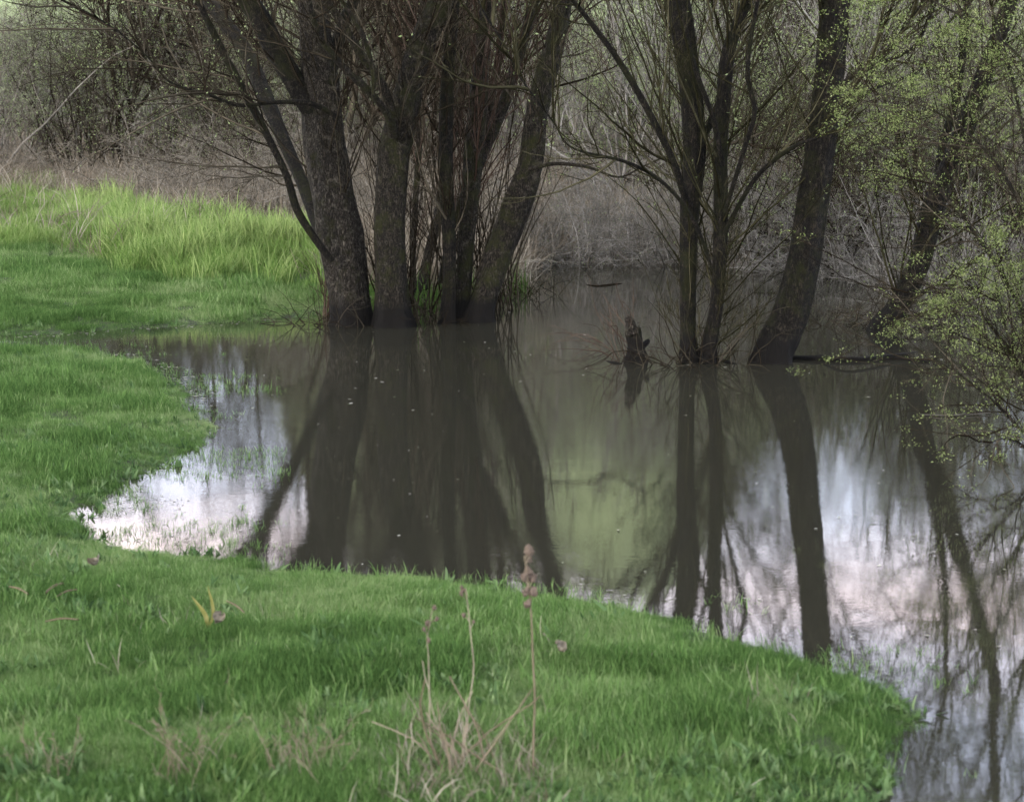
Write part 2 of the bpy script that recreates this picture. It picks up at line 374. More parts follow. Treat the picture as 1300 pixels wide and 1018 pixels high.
# ------------------------------------------------------------------ scattering (ground cover only)
def tuft(name, nb, rad, l0, l1, wd, lean, curl, mt, rng, seg=3):
    base = np.stack([rng.normal(0, rad*.5, nb), rng.normal(0, rad*.5, nb), np.zeros(nb)-.01], 1)
    az = rng.uniform(0, 2*math.pi, nb); ln = rng.uniform(l0, l1, nb); le = np.abs(rng.normal(0, lean, nb)); cu = rng.uniform(.2, 1, nb)*curl
    o = np.stack([np.cos(az), np.sin(az), 0*az], 1); s = np.stack([-np.sin(az), np.cos(az), 0*az], 1)
    tw = rng.uniform(-.9, .9, nb); s = s*np.cos(tw)[:, None]+o*np.sin(tw)[:, None]
    P = [base]; 
    for k in range(seg):
        an = le+cu*(k/seg)*1.6; P.append(P[-1]+(o*np.sin(an)[:, None]+np.array([0, 0, 1])*np.cos(an)[:, None])*(ln/seg)[:, None])
    ws = [1, .9, .6, .0] if seg == 3 else [1, 1, .85, .6, 0]
    V = []; 
    for k in range(seg):
        w_ = (wd*ws[k]*.5*rng.uniform(.8, 1.2, nb))[:, None] if k == 0 else w_/max(ws[k-1], .01)*ws[k]
        V += [P[k]-s*w_, P[k]+s*w_]
    V.append(P[seg])
    nv = 2*seg+1; V = np.stack(V, 1).reshape(-1, 3); b_ = np.arange(nb)*nv
    q = np.concatenate([np.stack([b_+2*k, b_+2*k+1, b_+2*k+3, b_+2*k+2], 1) for k in range(seg-1)])
    t = np.stack([b_+2*seg-2, b_+2*seg-1, b_+2*seg], 1)
    me = mesh_from(name, V, q, t, False, {'rnd': np.repeat(rng.random(nb), nv)}); me.materials.append(mt)
    return bpy.data.objects.new(name, me)
def scatter(name, variants, P, scl, tint, label, cat, rng, tilt=.12, idx=None):
    src = bpy.data.collections.new(name+'_source')
    for k, v in enumerate(variants):
        v.name = 'a%02d_' % k + v.name; src.objects.link(v)
    me = bpy.data.meshes.new(name); me.vertices.add(len(P)); me.vertices.foreach_set('co', np.ascontiguousarray(P, np.float32).ravel())
    n = len(P)
    def fa(k, t, d, f='value'):
        q = me.attributes.new(k, t, 'POINT'); q.data.foreach_set(f, d)
    fa('scl', 'FLOAT', np.ascontiguousarray(scl, np.float32)); fa('tint', 'FLOAT', np.ascontiguousarray(tint, np.float32))
    fa('idx', 'INT', (rng.integers(0, len(variants), n) if idx is None else idx).astype(np.int32))
    rot = np.stack([rng.normal(0, tilt, n), rng.normal(0, tilt, n), rng.uniform(0, 6.283, n)], 1)
    fa('rot', 'FLOAT_VECTOR', np.ascontiguousarray(rot, np.float32).ravel(), 'vector')
    o = link(name, me, None, None, kind='stuff', label=label, category=cat)
    ng = bpy.data.node_groups.new(name+'_nodes', 'GeometryNodeTree')
    ng.interface.new_socket('Geometry', in_out='INPUT', socket_type='NodeSocketGeometry'); ng.interface.new_socket('Geometry', in_out='OUTPUT', socket_type='NodeSocketGeometry')
    gi = ng.nodes.new('NodeGroupInput'); go = ng.nodes.new('NodeGroupOutput'); ip = ng.nodes.new('GeometryNodeInstanceOnPoints')
    ci = ng.nodes.new('GeometryNodeCollectionInfo'); ci.inputs['Collection'].default_value = src; ci.inputs['Separate Children'].default_value = True; ci.inputs['Reset Children'].default_value = True
    def na(k, t):
        x = ng.nodes.new('GeometryNodeInputNamedAttribute'); x.data_type = t; x.inputs['Name'].default_value = k; return x.outputs['Attribute']
    ng.links.new(gi.outputs[0], ip.inputs['Points']); ng.links.new(ci.outputs[0], ip.inputs['Instance']); ip.inputs['Pick Instance'].default_value = True
    ng.links.new(na('idx', 'INT'), ip.inputs['Instance Index']); ng.links.new(na('rot', 'FLOAT_VECTOR'), ip.inputs['Rotation']); ng.links.new(na('scl', 'FLOAT'), ip.inputs['Scale'])
    ng.links.new(ip.outputs[0], go.inputs[0])
    md = o.modifiers.new('scatter', 'NODES'); md.node_group = ng
    return o
gr = np.random.default_rng(11)
def field(n, y0, y1, half=.34, pw=1.0):
    """random ground points, thinner with distance"""
    u = gr.random(n*1)
    y = (y0**(1-pw)+u*(y1**(1-pw)-y0**(1-pw)))**(1/(1-pw)) if pw != 1 else y0*np.exp(u*math.log(y1/y0))
    x = gr.uniform(-1, 1, n)*(half*y+.6)
    return x, y
# lawn: density per area falls ~1/y
def lawn_mask(x, y, d): 
    far = np.where(x < -.30*y*.7, 1, 0)
    lim = 24.8+fbm(x, y, .5, 3, 2)*3.0+fbm(x, y, 2.5, 3, 1)*3.5 + 3.0*sstep(-.185, -.225, x/y)
    return y < lim
x, y = field(95000, 5.2, 31, half=.29, pw=.8)
d = sdist(x, y); k = (d > -.05) & lawn_mask(x, y, d) & (x/y < .26)
x, y, d = x[k], y[k], d[k]
den = fbm(x, y, 3.0, 3, 4); k = (gr.random(len(x)) < np.clip(1.1+den*1.6, .25, 1)); x, y, d, den = x[k], y[k], d[k], den[k]
z = height(x, y, d)
big = fbm(x, y, .9, 4, 5); cl = fbm(x, y, 2.9, 3, 1)
s = (.58+3.0*np.clip(cl-.0, 0, 1)+big*.5)*np.clip(.45+y*.045, .7, 1.6)*gr.uniform(.75, 1.25, len(x))
s *= np.clip(.55+d*1.5, .55, 1.15)
tint = np.clip(.42+big*1.3+gr.normal(0, .22, len(x))-cl*1.1, 0, 1)
lv = [tuft('grass_tuft', 120, .115, .026, .070, .0025, .35, .75, GRASS, gr) for _ in range(6)]
scatter('grass', lv, np.stack([x, y, z], 1), s, tint, 'short green grass covering the near and left banks of the pond', 'grass', gr, .18)
# longer leaves standing up out of the lawn
x, y = field(22000, 5.2, 24, pw=.8); d = sdist(x, y); k = (d > .0) & (x/y < .26) & (fbm(x, y, .8, 3, 3)+.25*(y < 8) > .02); x, y, d = x[k], y[k], d[k]
lv = [tuft('blade_tuft', 5, .05, .07, .16, .0048, .30, .7, GRASS, gr, 4) for _ in range(5)]
scatter('long_grass', lv, np.stack([x, y, height(x, y, d)], 1), gr.uniform(.35, .85, len(x)), np.clip(gr.normal(.6, .25, len(x)), 0, 1), 'longer blades of grass standing up out of the short turf', 'grass', gr)
# flooded grass in the shallows
x, y = field(52000, 6, 24, pw=.6); d = sdist(x, y); sh = fbm(x, y, 1.6, 4, 2)
k = (d < .0) & (d > -1.25) & (sh > -.03-d*.13) & (x/y < .24) & (((x/y < -.115) & (d > -.9)) | (d > -.22) | ((x/y > .08) & (d > -.55) & (gr.random(len(x)) < .35))) & (gr.random(len(x)) < .8); x, y, d = x[k], y[k], d[k]
lv = [tuft('shallows_tuft', 9, .05, .04, .10, .0042, .5, .8, GRASS, gr) for _ in range(5)]
scatter('flooded_grass', lv, np.stack([x, y, x*0-.012], 1), gr.uniform(.4, .95, len(x)), np.clip(gr.normal(.35, .25, len(x)), 0, 1), 'thin grass tips poking through shallow water along the shore', 'grass', gr)
# tall bright grass on the far left bank
x, y = field(60000, 23, 42, half=.42, pw=1.0); d = sdist(x, y)
far_ = 30.8+8.5*sstep(-.17, -.235, x/y)+fbm(x, y, .5, 3, 4)*3.5
k = (d > .15) & ~lawn_mask(x, y, d) & (x/y < -.092+.02*fbm(x, y, .8, 2, 1)) & (y < far_); x, y, d = x[k], y[k], d[k]
gap = fbm(x, y, .9, 4, 5)*1.3; k = (gap > -.05) | (gr.random(len(x)) < .14); x, y, d, gap = x[k], y[k], d[k], gap[k]
lv = [tuft('sedge_tuft', 26, .16, .16, .50, .010, .24, .85, SEDGE, gr, 4) for _ in range(6)]
s = (.62+gap*1.7)*gr.uniform(.7, 1.3, len(x))*np.where(x/y > -.20, 1.15, .8)
scatter('tall_grass', lv, np.stack([x, y, height(x, y, d)], 1), np.clip(s, .3, 1.7), np.clip(.5+gap*1.4+gr.normal(0, .2, len(x)), 0, 1), 'tall bright green grass growing on the far left bank', 'grass', gr)
# broad-leaved weeds in the turf and along the wet edge
x, y = field(16000, 5.2, 22, pw=.7); d = sdist(x, y); wn = fbm(x, y, 1.1, 4, 3)
k = (d > -.12) & (x/y < .25) & ((wn > .12) | ((d < .5) & (x < -1) & (wn > -.02)) | (gr.random(len(x)) < .05)); x, y, d = x[k], y[k], d[k]
WEED = leafmat('weed_leaf', (.05, .095, .035), (.10, .17, .065), (.19, .26, .12), .3, True)
lv = [tuft('weed', 9, .03, .035, .075, .016, .95, .5, WEED, gr, 4) for _ in range(4)]
scatter('weeds', lv, np.stack([x, y, height(x, y, d)+.015], 1), gr.uniform(.5, 1.2, len(x)), gr.random(len(x)), 'low broad-leaved weeds scattered through the turf and the wet edge', 'weeds', gr, .3)
# dry litter
x, y = field(30000, 24, 75, half=.45, pw=1.0); d = sdist(x, y); dn = fbm(x, y, .35, 4, 0)
xy_ = x/y; k = (d > -.1) & ((y > 30+dn*6+8*sstep(-.17, -.235, xy_)) | (xy_ > -.09) | ((gr.random(len(x)) < .07) & (x < 0) & (y > 26.5)) ) ; x, y, d = x[k], y[k], d[k]
lv = [tuft('dry_tuft', 22, .25, .2, .65, .009, .65, 1.0, DRYG, gr, 4) for _ in range(5)]
scatter('dry_grass', lv, np.stack([x, y, height(x, y, d)], 1), gr.uniform(.6, 1.5, len(x)), gr.random(len(x)), 'dead straw coloured grass below the brambles on the far bank', 'grass', gr, .3)
x, y = field(12000, 5.2, 13.0, pw=.5); d = sdist(x, y); dn = fbm(x, y, 1.1, 4, 0)+.22*np.exp(-((x+.75)/.8)**2)*(y < 7.6)-.10*(y > 7.6)
k = (d > .25) & ((dn > .27) | (gr.random(len(x)) < .02)); x, y, d = x[k], y[k], d[k]
lv = [tuft('thatch_tuft', 8, .07, .05, .17, .0035, .6, 1.0, DRYG, gr, 4) for _ in range(5)]
scatter('dead_thatch', lv, np.stack([x, y, height(x, y, d)], 1), gr.uniform(.5, 1.2, len(x)), gr.random(len(x)), 'dead brown grass among the green in the near bottom left', 'grass', gr, .35)

# ------------------------------------------------------------------ shrubs of the background
def shrub_mesh(kind, rng):
    """returns (stem mesh, leaf mesh) around the origin"""
    T = Tubes()
    if kind == 'tall':
        n0, ln, tilt, rr, up = 15, (2.8, 4.8), .42, .026, .05
        c1, c2, c3, lf, mt, lm, ls = 8, 6, 3, 3.4, TWIGP, LEAFD, .048
    elif kind == 'dark':
        n0, ln, tilt, rr, up = 18, (2.4, 4.6), .55, .024, .05
        c1, c2, c3, lf, mt, lm, ls = 9, 7, 3, 1.6, TWIG, LEAF, .045
    elif kind == 'green':
        n0, ln, tilt, rr, up = 12, (3.0, 5.2), .38, .030, .06
        c1, c2, c3, lf, mt, lm, ls = 8, 6, 3, 4.5, TWIGG, LEAF, .055
    elif kind == 'sparse':
        n0, ln, tilt, rr, up = 4, (6.0, 10.0), .16, .075, .02
        c1, c2, c3, lf, mt, lm, ls = 16, 7, 4, .8, TWIG, LEAF, .05
    elif kind == 'bramble':
        n0, ln, tilt, rr, up = 46, (1.3, 2.6), .75, .010, -.16
        c1, c2, c3, lf, mt, lm, ls = 7, 6, 0, 0, TWIGP, LEAFD, .03
    else:   # low grey willow scrub
        n0, ln, tilt, rr, up = 34, (1.1, 2.2), .85, .012, -.03
        c1, c2, c3, lf, mt, lm, ls = 7, 5, 2, .15, TWIGG, LEAFD, .035
    az = rng.uniform(0, 2*math.pi, n0); ti = np.abs(rng.normal(0, tilt, n0)); r0 = rng.uniform(0, .45 if n0 < 20 else .7, n0)
    S = np.stack([np.cos(az)*r0, np.sin(az)*r0, 0*az-.15], 1); D = np.stack([np.cos(az)*np.sin(ti), np.sin(az)*np.sin(ti), np.cos(ti)], 1)
    P, Rr = grow(S, D, rng.uniform(*ln, n0), rr*rng.uniform(.5, 1.2, n0), 9, .13, up, .8, rng); T.add(P, Rr, 5)
    L0 = (ln[0]+ln[1])/2
    s1, d1, r1, t1 = spawn(P, Rr, c1, .12, .95, .75, .6, rng, rmin=.0035)
    P1, R1 = grow(s1, d1, L0*.42*(1.15-t1)*rng.uniform(.5, 1.3, len(t1)), r1, 6, .16, up+.03, .7, rng, .0016); T.add(P1, R1, 4)
    s2, d2, r2, t2 = spawn(P1, R1, c2, .15, 1, .7, .6, rng, rmin=.0028)
    P2, R2 = grow(s2, d2, L0*.17*rng.uniform(.4, 1.4, len(t2)), r2, 4, .18, up*.5, .6, rng, .0014); T.add(P2, R2, 3)
    Pl, Rl = P2, R2
    if c3:
        s3, d3, r3, t3 = spawn(P2, R2, c3, .2, 1, .7, .7, rng, rmin=.0022)
        P3, R3 = grow(s3, d3, L0*.08*rng.uniform(.4, 1.4, len(t3)), r3, 2, .15, 0, .5, rng, .0013); T.add(P3, R3, 3); Pl, Rl = P3, R3
    me = T.mesh(kind+'_stems'); me.materials.append(mt)
    lme = None
    if lf:
        # leaves come in clumps: follow a coarse noise through the shrub
        sL, dL, _, _ = spawn(Pl, Rl, max(1, int(math.ceil(lf))), .3, 1, .9, rng=rng)
        cln = fbm(sL[:, 0]+sL[:, 1]*.7+9, sL[:, 2]+sL[:, 1]*.4+9, 1.5, 3, 2)
        kk = rng.random(len(sL)) < np.clip((lf/math.ceil(lf))*(.55+cln*3.2), .02, 1); sL, dL = sL[kk], dL[kk]
        lme = leaves_mesh(kind+'_leaves', sL, dL, ls, rng=rng); lme.materials.append(lm)
    return me, lme
rs = np.random.default_rng(21)
VAR = {k: [shrub_mesh(k, rs) for _ in range(n)] for k, n in (('tall', 4), ('green', 4), ('bramble', 3), ('scrub', 4), ('sparse', 4), ('dark', 3))}
KN = {'tall': ('bare_shrub', 'shrub'), 'green': ('leafy_shrub', 'shrub'), 'bramble': ('bramble_bush', 'bramble'), 'dark': ('dark_shrub', 'shrub'), 'sparse': ('slender_tree', 'tree'), 'scrub': ('willow_scrub', 'willow shrub')}
shr = [
 # px, Y, kind, scale, label
 (-40, 41, 'tall', 1.0, 'bare many-stemmed shrub cut by the left edge of the photo above the bank'),
 (105, 42, 'dark', 1.1, 'dark fan-shaped bare shrub rising behind the tall grass on the far left bank'),
 (195, 45, 'green', 1.05, 'leafing shrub with pale green tips left of the leaning stem of the big willow'),
 (20, 47, 'green', 1.0, 'leafing shrub with green tips near the top left corner'),
 (290, 44, 'tall', 1.0, 'bare grey shrub seen just left of the leaning willow stem'),
 (345, 49, 'green', 1.05, 'leafing shrub seen behind the leaning willow stem'),
 (205, 34.8, 'bramble', 1.0, 'purple brown bramble mound behind the left part of the tall bright grass'),
 (290, 33.6, 'bramble', 1.05, 'purple brown bramble mound behind the middle of the tall bright grass'),
 (372, 32.6, 'bramble', 1.0, 'bramble mound just left of the thickest willow trunk'),
 (15, 40.5, 'bramble', .8, 'low bramble at the left edge beyond the bright grass'),
 (455, 30.5, 'bramble', 1.1, 'bramble seen between the two thickest willow trunks'),
 (545, 29.5, 'bramble', 1.1, 'bramble seen between the second thick trunk and the thin straight trunk'),
 (632, 29.2, 'bramble', 1.0, 'bramble seen to the left of the curved willow trunk'),
 (440, 46, 'tall', 1.0, 'bare shrub behind the fork of the thickest willow'),
 (545, 44, 'tall', 1.05, 'bare shrub behind the gap left of the thin straight trunk'),
 (650, 43, 'green', 1.05, 'leafing shrub behind the curved willow trunk'),
 (683, 28.7, 'scrub', .80, 'low grey willow scrub at the far waterline right of the curved trunk'),
 (740, 28.8, 'scrub', .95, 'grey willow scrub arching over the far waterline at the middle of the far shore'),
 (800, 28.8, 'scrub', 1.05, 'grey willow scrub behind the broken stump'),
 (862, 28.6, 'scrub', .95, 'grey willow scrub directly behind the pair of mossy stems'),
 (720, 35, 'tall', .95, 'tall bare shrub standing behind the scrub in the middle of the far shore'),
 (800, 34, 'green', .95, 'leafing shrub standing behind the stump and its grey scrub'),
 (875, 36, 'green', 1.0, 'leafing shrub behind the pair of mossy stems'),
 (950, 28.6, 'scrub', 1.0, 'grey scrub growing in the water between the mossy pair and the leaning trunk'),
 (1075, 27.0, 'scrub', 1.05, 'grey scrub growing in the water right of the leaning trunk'),
 (1150, 26.3, 'scrub', .95, 'grey scrub growing in the water at the foot of the far leaning tree'),
 (1225, 25.2, 'scrub', 1.1, 'grey scrub growing in the water right of the far leaning tree'),
 (955, 33, 'green', .95, 'leafing shrub seen between the mossy pair and the leaning trunk'),
 (1090, 34, 'green', 1.0, 'leafing shrub seen just right of the leaning trunk'),
 (1180, 31, 'green', 1.0, 'leafing shrub behind the far leaning tree'),
 (1265, 29, 'green', 1.05, 'leafing shrub near the right edge behind the overhanging bush'),
 (1350, 27, 'tall', 1.1, 'bare shrub cut by the right edge of the photo'),
 (440, 50, 'tall', 2.5, 'tall bare tree far behind the fork of the thickest willow'),
 (490, 52, 'tall', 2.8, 'tall bare tree far behind the second thick trunk'),
 (585, 51, 'tall', 2.6, 'tall bare tree far behind the brown trunk with hanging shoots'),
 (440, 56, 'green', 2.4, 'tall leafing tree far behind the gap between the two thickest trunks'),
 (640, 55, 'green', 2.3, 'tall leafing tree far behind the curved willow trunk'),
 (725, 54, 'green', 1.9, 'tall leafing tree far behind the middle of the far shore'),
 (250, 34.6, 'bramble', .9, 'bramble mound under the outstretched limb of the big willow'),
 (215, 46, 'sparse', .9, 'slender tree behind the left bank, between the dark fan-shaped shrub and the big willow'),
 (160, 44, 'sparse', .85, 'slender tree rising through the dark fan-shaped shrub on the left'),
 (268, 48, 'sparse', .95, 'slender tree behind the brambles left of the leaning willow stem'),
 (318, 44, 'sparse', 1.0, 'slender tree close behind the leaning stem of the big willow'),
 (425, 42, 'sparse', 1.1, 'slender tree showing between the thickest trunk and its leaning stem'),
 (535, 41, 'sparse', 1.15, 'slender tree showing between the second thick trunk and the straight thin trunk'),
 (625, 42, 'sparse', 1.1, 'slender tree showing just left of the curved willow trunk'),
 (800, 45, 'sparse', .8, 'slender tree far behind the broken stump'),
 (960, 40, 'sparse', .85, 'slender tree between the mossy pair and the dark leaning trunk'),
 (1030, 44, 'sparse', 1.0, 'slender tree glimpsed just left of the upper part of the dark leaning trunk'),
 (1060, 28.5, 'dark', .8, 'dark tangled shrub in the water immediately right of the leaning trunk'),
 (1150, 27.5, 'dark', .95, 'dark tangled shrub around the foot of the further leaning tree'),
 (1240, 26.5, 'dark', .9, 'dark tangled shrub in the water behind the overhanging bush'),
 (960, 31, 'dark', .8, 'dark tangled shrub behind the gap between the mossy pair and the leaning trunk'),
 (330, 39, 'dark', .8, 'dark shrub behind the brambles just left of the big willow'),
 (1160, 41, 'sparse', .95, 'slender tree glimpsed between the dark leaning trunk and the further leaning tree'),
 (1262, 38, 'sparse', .95, 'slender tree behind the overhanging bush near the right edge'),
 (895, 42, 'sparse', .9, 'slender tree behind the gap of the mossy pair'),
 (1100, 37, 'sparse', .8, 'slender tree just right of the dark leaning trunk'),
 (1205, 33, 'sparse', .8, 'slender tree behind the further leaning tree at the right'),
 (1130, 38, 'tall', 1.0, 'bare shrub further back between the leaning trunk and the far leaning tree'),
]
for j, (px, Yd, kd, sc, lab) in enumerate(shr):
    p = at(px, HOR+60, Yd); zz = max(H(p[0], p[1]), -.25) - .03
    nm, cat = KN[kd]
    o = thing(nm, (p[0], p[1], zz), lab, cat, 'shrubs on the far bank', rs.uniform(0, 6.28)); wsc = min(sc, 1.0+(sc-1)*.4); o.scale = (wsc*rs.uniform(.9, 1.1), wsc*rs.uniform(.9, 1.1), sc)
    ms, ml = VAR[kd][j % len(VAR[kd])]
    link('stems', ms, None, o)
    if ml: link('leaves', ml, None, o)

# the thicket further back reads as one mass
tv = []
for kd in ('tall', 'green'):
    for ms, ml in VAR[kd]:
        me = ms.copy(); tv.append(bpy.data.objects.new('thicket_shrub', me))
import bmesh
def joined(ms, ml):
    bm = bmesh.new(); bm.from_mesh(ms); n = len(bm.faces)
    bm.from_mesh(ml); bm.faces.ensure_lookup_table()
    for f in bm.faces[n:]: f.material_index = 1
    me = bpy.data.meshes.new('thicket_shrub'); bm.to_mesh(me); bm.free(); me.materials.append(ms.materials[0]); me.materials.append(ml.materials[0]); return me
tv = [bpy.data.objects.new('thicket_shrub', joined(*VAR[kd][q])) for kd, q in (('tall', 0), ('green', 0), ('green', 1), ('green', 2), ('green', 3), ('tall', 1))]
pts = []; ids = []
for row, (y0, n) in enumerate(((50, 15), (62, 17))):
    for q in range(n):
        yy = y0+rs.uniform(-2.5, 2.5); xx = (-1+2*(q+rs.uniform(.1, .9))/n)*(.33*yy+2)
        pts.append((xx, yy, H(xx, yy)-.05)); ids.append(rs.integers(0, 6))
scatter('scrub_thicket', tv, np.array(pts), rs.uniform(.85, 1.25, len(pts)), rs.random(len(pts)), 'dense thicket of bare and leafing shrubs filling the background', 'thicket', rs, .04, np.array(ids))

# ------------------------------------------------------------------ trees
def trunk_mesh(name, pts, rad, origin, sides=28, rough=.10, seed=0, flare=True, sink=True):
    rng = np.random.default_rng(seed+500)
    pts = np.asarray(pts, float); rad = np.asarray(rad, float)
    if sink:
        pts = np.vstack([pts[0]+(pts[0]-pts[1])*.0+np.array([0, 0, -.45]), pts]); rad = np.concatenate([[rad[0]*1.25], rad])
    Ln = np.linalg.norm(np.diff(pts, axis=0), axis=1).sum(); m = max(10, int(Ln/.035))
    C = spline(np.hstack([pts, rad[:, None]]), m); P = C[:, :3]; r = C[:, 3]
    T = nrm(np.gradient(P, axis=0)); ref = np.array([.95, .3, .05]); U = nrm(np.cross(T, ref)); W = np.cross(T, U)
    a = np.arange(sides)/sides*2*math.pi
    s = np.linspace(0, Ln, m)[:, None]
    per = a[None]
    nz = fbm(np.cos(per)*1.2+5+s*1.1+seed, np.sin(per)*1.2+s*.9+9, 1.0, 3, 2)*2*rough*1.5
    nz = nz+fbm(np.cos(per)*3+5+s*.7+seed, np.sin(per)*3+s*2.5+3, 1.6, 3, 4)*rough*1.2
    ridg = fbm(np.cos(per)*6+20+seed, np.sin(per)*6+20+s*1.1, 1.0, 3, 1)*rough*2.8
    rr = r[:, None]*(1+nz+ridg)
    if flare:
        hz = np.clip((P[:, 2]+.05), 0, 9)[:, None]; lob = .5+.5*np.cos(per*(3+seed % 3)+seed)
        rr = rr*(1+np.exp(-hz/.14)*(.10+.42*lob))
    V = P[:, None]+rr[..., None]*(U[:, None]*np.cos(a)[None, :, None]+W[:, None]*np.sin(a)[None, :, None])
    V = V.reshape(-1, 3)-np.asarray(origin)
    i = (np.arange(m-1)[:, None]*sides+np.arange(sides)[None]).ravel(); j = (np.arange(m-1)[:, None]*sides+(np.arange(sides)+1)[None] % sides).ravel()
    return mesh_from(name, V, np.stack([i, j, j+sides, i+sides], 1)), P, r

def pathw(px, Y0, dY=0.0):
    """[(px,py,width_px)] -> world points and radii; Y0 depth at the base, dY depth gained along the path"""
    n = len(px); P = []; r = []
    for k, q in enumerate(px):
        Yk = Y0+dY*k/(n-1); P.append(at(q[0], q[1], Yk)); r.append(q[2]/2/pxm(Yk))
    return np.array(P), np.array(r)

def shoots(P, r, n, lens, ang, rng, up=.06, t0=.1, t1=1., r0=.006, sub=(5, 4), leaf=0, lsize=.03, bias=None, wig=.09):
    """side shoots on a trunk/limb with two orders of twigs; returns tube list + leaf anchors"""
    T = Tubes(); n = int(n*1.4)
    S, D, _, t = spawn(P[None], r[None], n, t0, t1, ang, rng=rng)
    if bias is not None: D = nrm(D+np.array(bias))
    ii = np.minimum((t*(len(r)-1)).astype(int), len(r)-1)
    S = S+D*(r[ii]*.6)[:, None]
    Ln = rng.uniform(*lens, n)*1.15
    P0, R0 = grow(S, D, Ln, 1.9*r0*(Ln/lens[1])**.7*rng.uniform(.6, 1.2, n), 9, wig, up, .78, rng, .0022); T.add(P0, R0, 4)
    s1, d1, r1, t1_ = spawn(P0, R0, sub[0], .15, .95, .6, .6, rng, rmin=.0032)
    l1 = np.repeat(Ln, sub[0])*.36*(1.2-t1_)*rng.uniform(.5, 1.3, len(t1_))
    P1, R1 = grow(s1, d1, l1, r1, 6, wig*1.1, up, .7, rng, .0018); T.add(P1, R1, 3)
    last = (P1, R1)
    if sub[1]:
        s2, d2, r2, t2 = spawn(P1, R1, sub[1], .15, 1, .6, .7, rng, rmin=.0024)
        P2, R2 = grow(s2, d2, np.repeat(l1, sub[1])*.4*rng.uniform(.4, 1.3, len(t2)), r2, 3, .12, up, .5, rng, .0015); T.add(P2, R2, 3)
        last = (P2, R2)
    LC = LD = None
    if leaf:
        sL, dL, _, _ = spawn(last[0], last[1], int(leaf) if leaf >= 1 else 1, .3, 1, .9, rng=rng)
        if leaf < 1: kk = rng.random(len(sL)) < leaf; sL, dL = sL[kk], dL[kk]
        cln = fbm(sL[:, 0]*1.3+9, sL[:, 2]*1.3+sL[:, 1]*.6+9, 1.0, 3, 2); kk = rng.random(len(sL)) < np.clip(.6+cln*3, .05, 1)
        LC, LD = sL[kk], dL[kk]
    return T, LC, LD

def extend(P, r, up=3.0, lean=None, n=6, rng=R):
    """carry a stem on above the frame, up into its crown"""
    d = nrm(P[-1]-P[-2]); d = nrm(d*.8+np.array([0, 0, .5])); Q = [P[-1]]; q = [r[-1]]
    for k in range(n):
        d = nrm(d+rng.normal(size=3)*.12+np.array([0, 0, .06])); Q.append(Q[-1]+d*up/n); q.append(max(r[-1]*(1-.85*(k+1)/n), .008))
    return np.vstack([P, Q[1:]]), np.concatenate([r, q[1:]])

TREES = {}
def tree(name, label, base_px, stem, dY, barkm, limbs=(), sh=(), crown=None, group=None, seed=0, up=2.8, twm=TWIG, cat='tree', Y0=None, rough=.10, lm=LEAF):
    rng = np.random.default_rng(seed+40)
    b = gnd(*base_px) if Y0 is None else at(base_px[0], base_px[1], Y0)
    Yb = b[1]; org = (b[0], b[1], 0.0 if Y0 is None else b[2])
    root = thing(name, org, label, cat, group)
    P, r = pathw(stem, Yb, dY); P, r = extend(P, r, up, rng=rng)
    me, Ps, rs_ = trunk_mesh('trunk', P, r, org, seed=seed, rough=rough, sink=Y0 is None, flare=Y0 is None); link('trunk', me, barkm, root)
    axes = [(Ps, rs_)]
    for q, (lp, ldY, oY) in enumerate(limbs):
        LP, lr = pathw(lp, Yb+oY, ldY); LP, lr = extend(LP, lr, up*.6, rng=rng)
        lme, Pl, rl = trunk_mesh('limb', LP, lr, org, sides=14, seed=seed*7+q, rough=rough*.8, flare=False, sink=False); link('limb', lme, BARKD if barkm is BARKG else barkm, root)
        axes.append((Pl, rl))
    TT = Tubes(); LC = []; LD = []
    for (ax, n, lens, ang, kw) in sh:
        Pa, ra = axes[ax]
        T, c, d = shoots(Pa, ra, n, lens, ang, rng, **kw); TT.b += T.b
        if c is not None: LC.append(c); LD.append(d)
    # crown above the frame: upper third of every axis
    for (Pa, ra) in axes:
        big = ra[0] > .05
        T, c, d = shoots(Pa, ra, 9 if big else 4, (.8, 2.0), .7, rng, up=.05, t0=.62, t1=1, r0=.009, sub=(6, 4), leaf=.35, lsize=.035); TT.b += T.b
        LC.append(c); LD.append(d)
    link('twigs', TT.mesh('twigs', org), twm, root)
    if LC:
        C = np.concatenate(LC); D = np.concatenate(LD)
        link('leaves', leaves_mesh('leaves', C, D, .032, org, rng=rng), lm, root)
    return root, axes

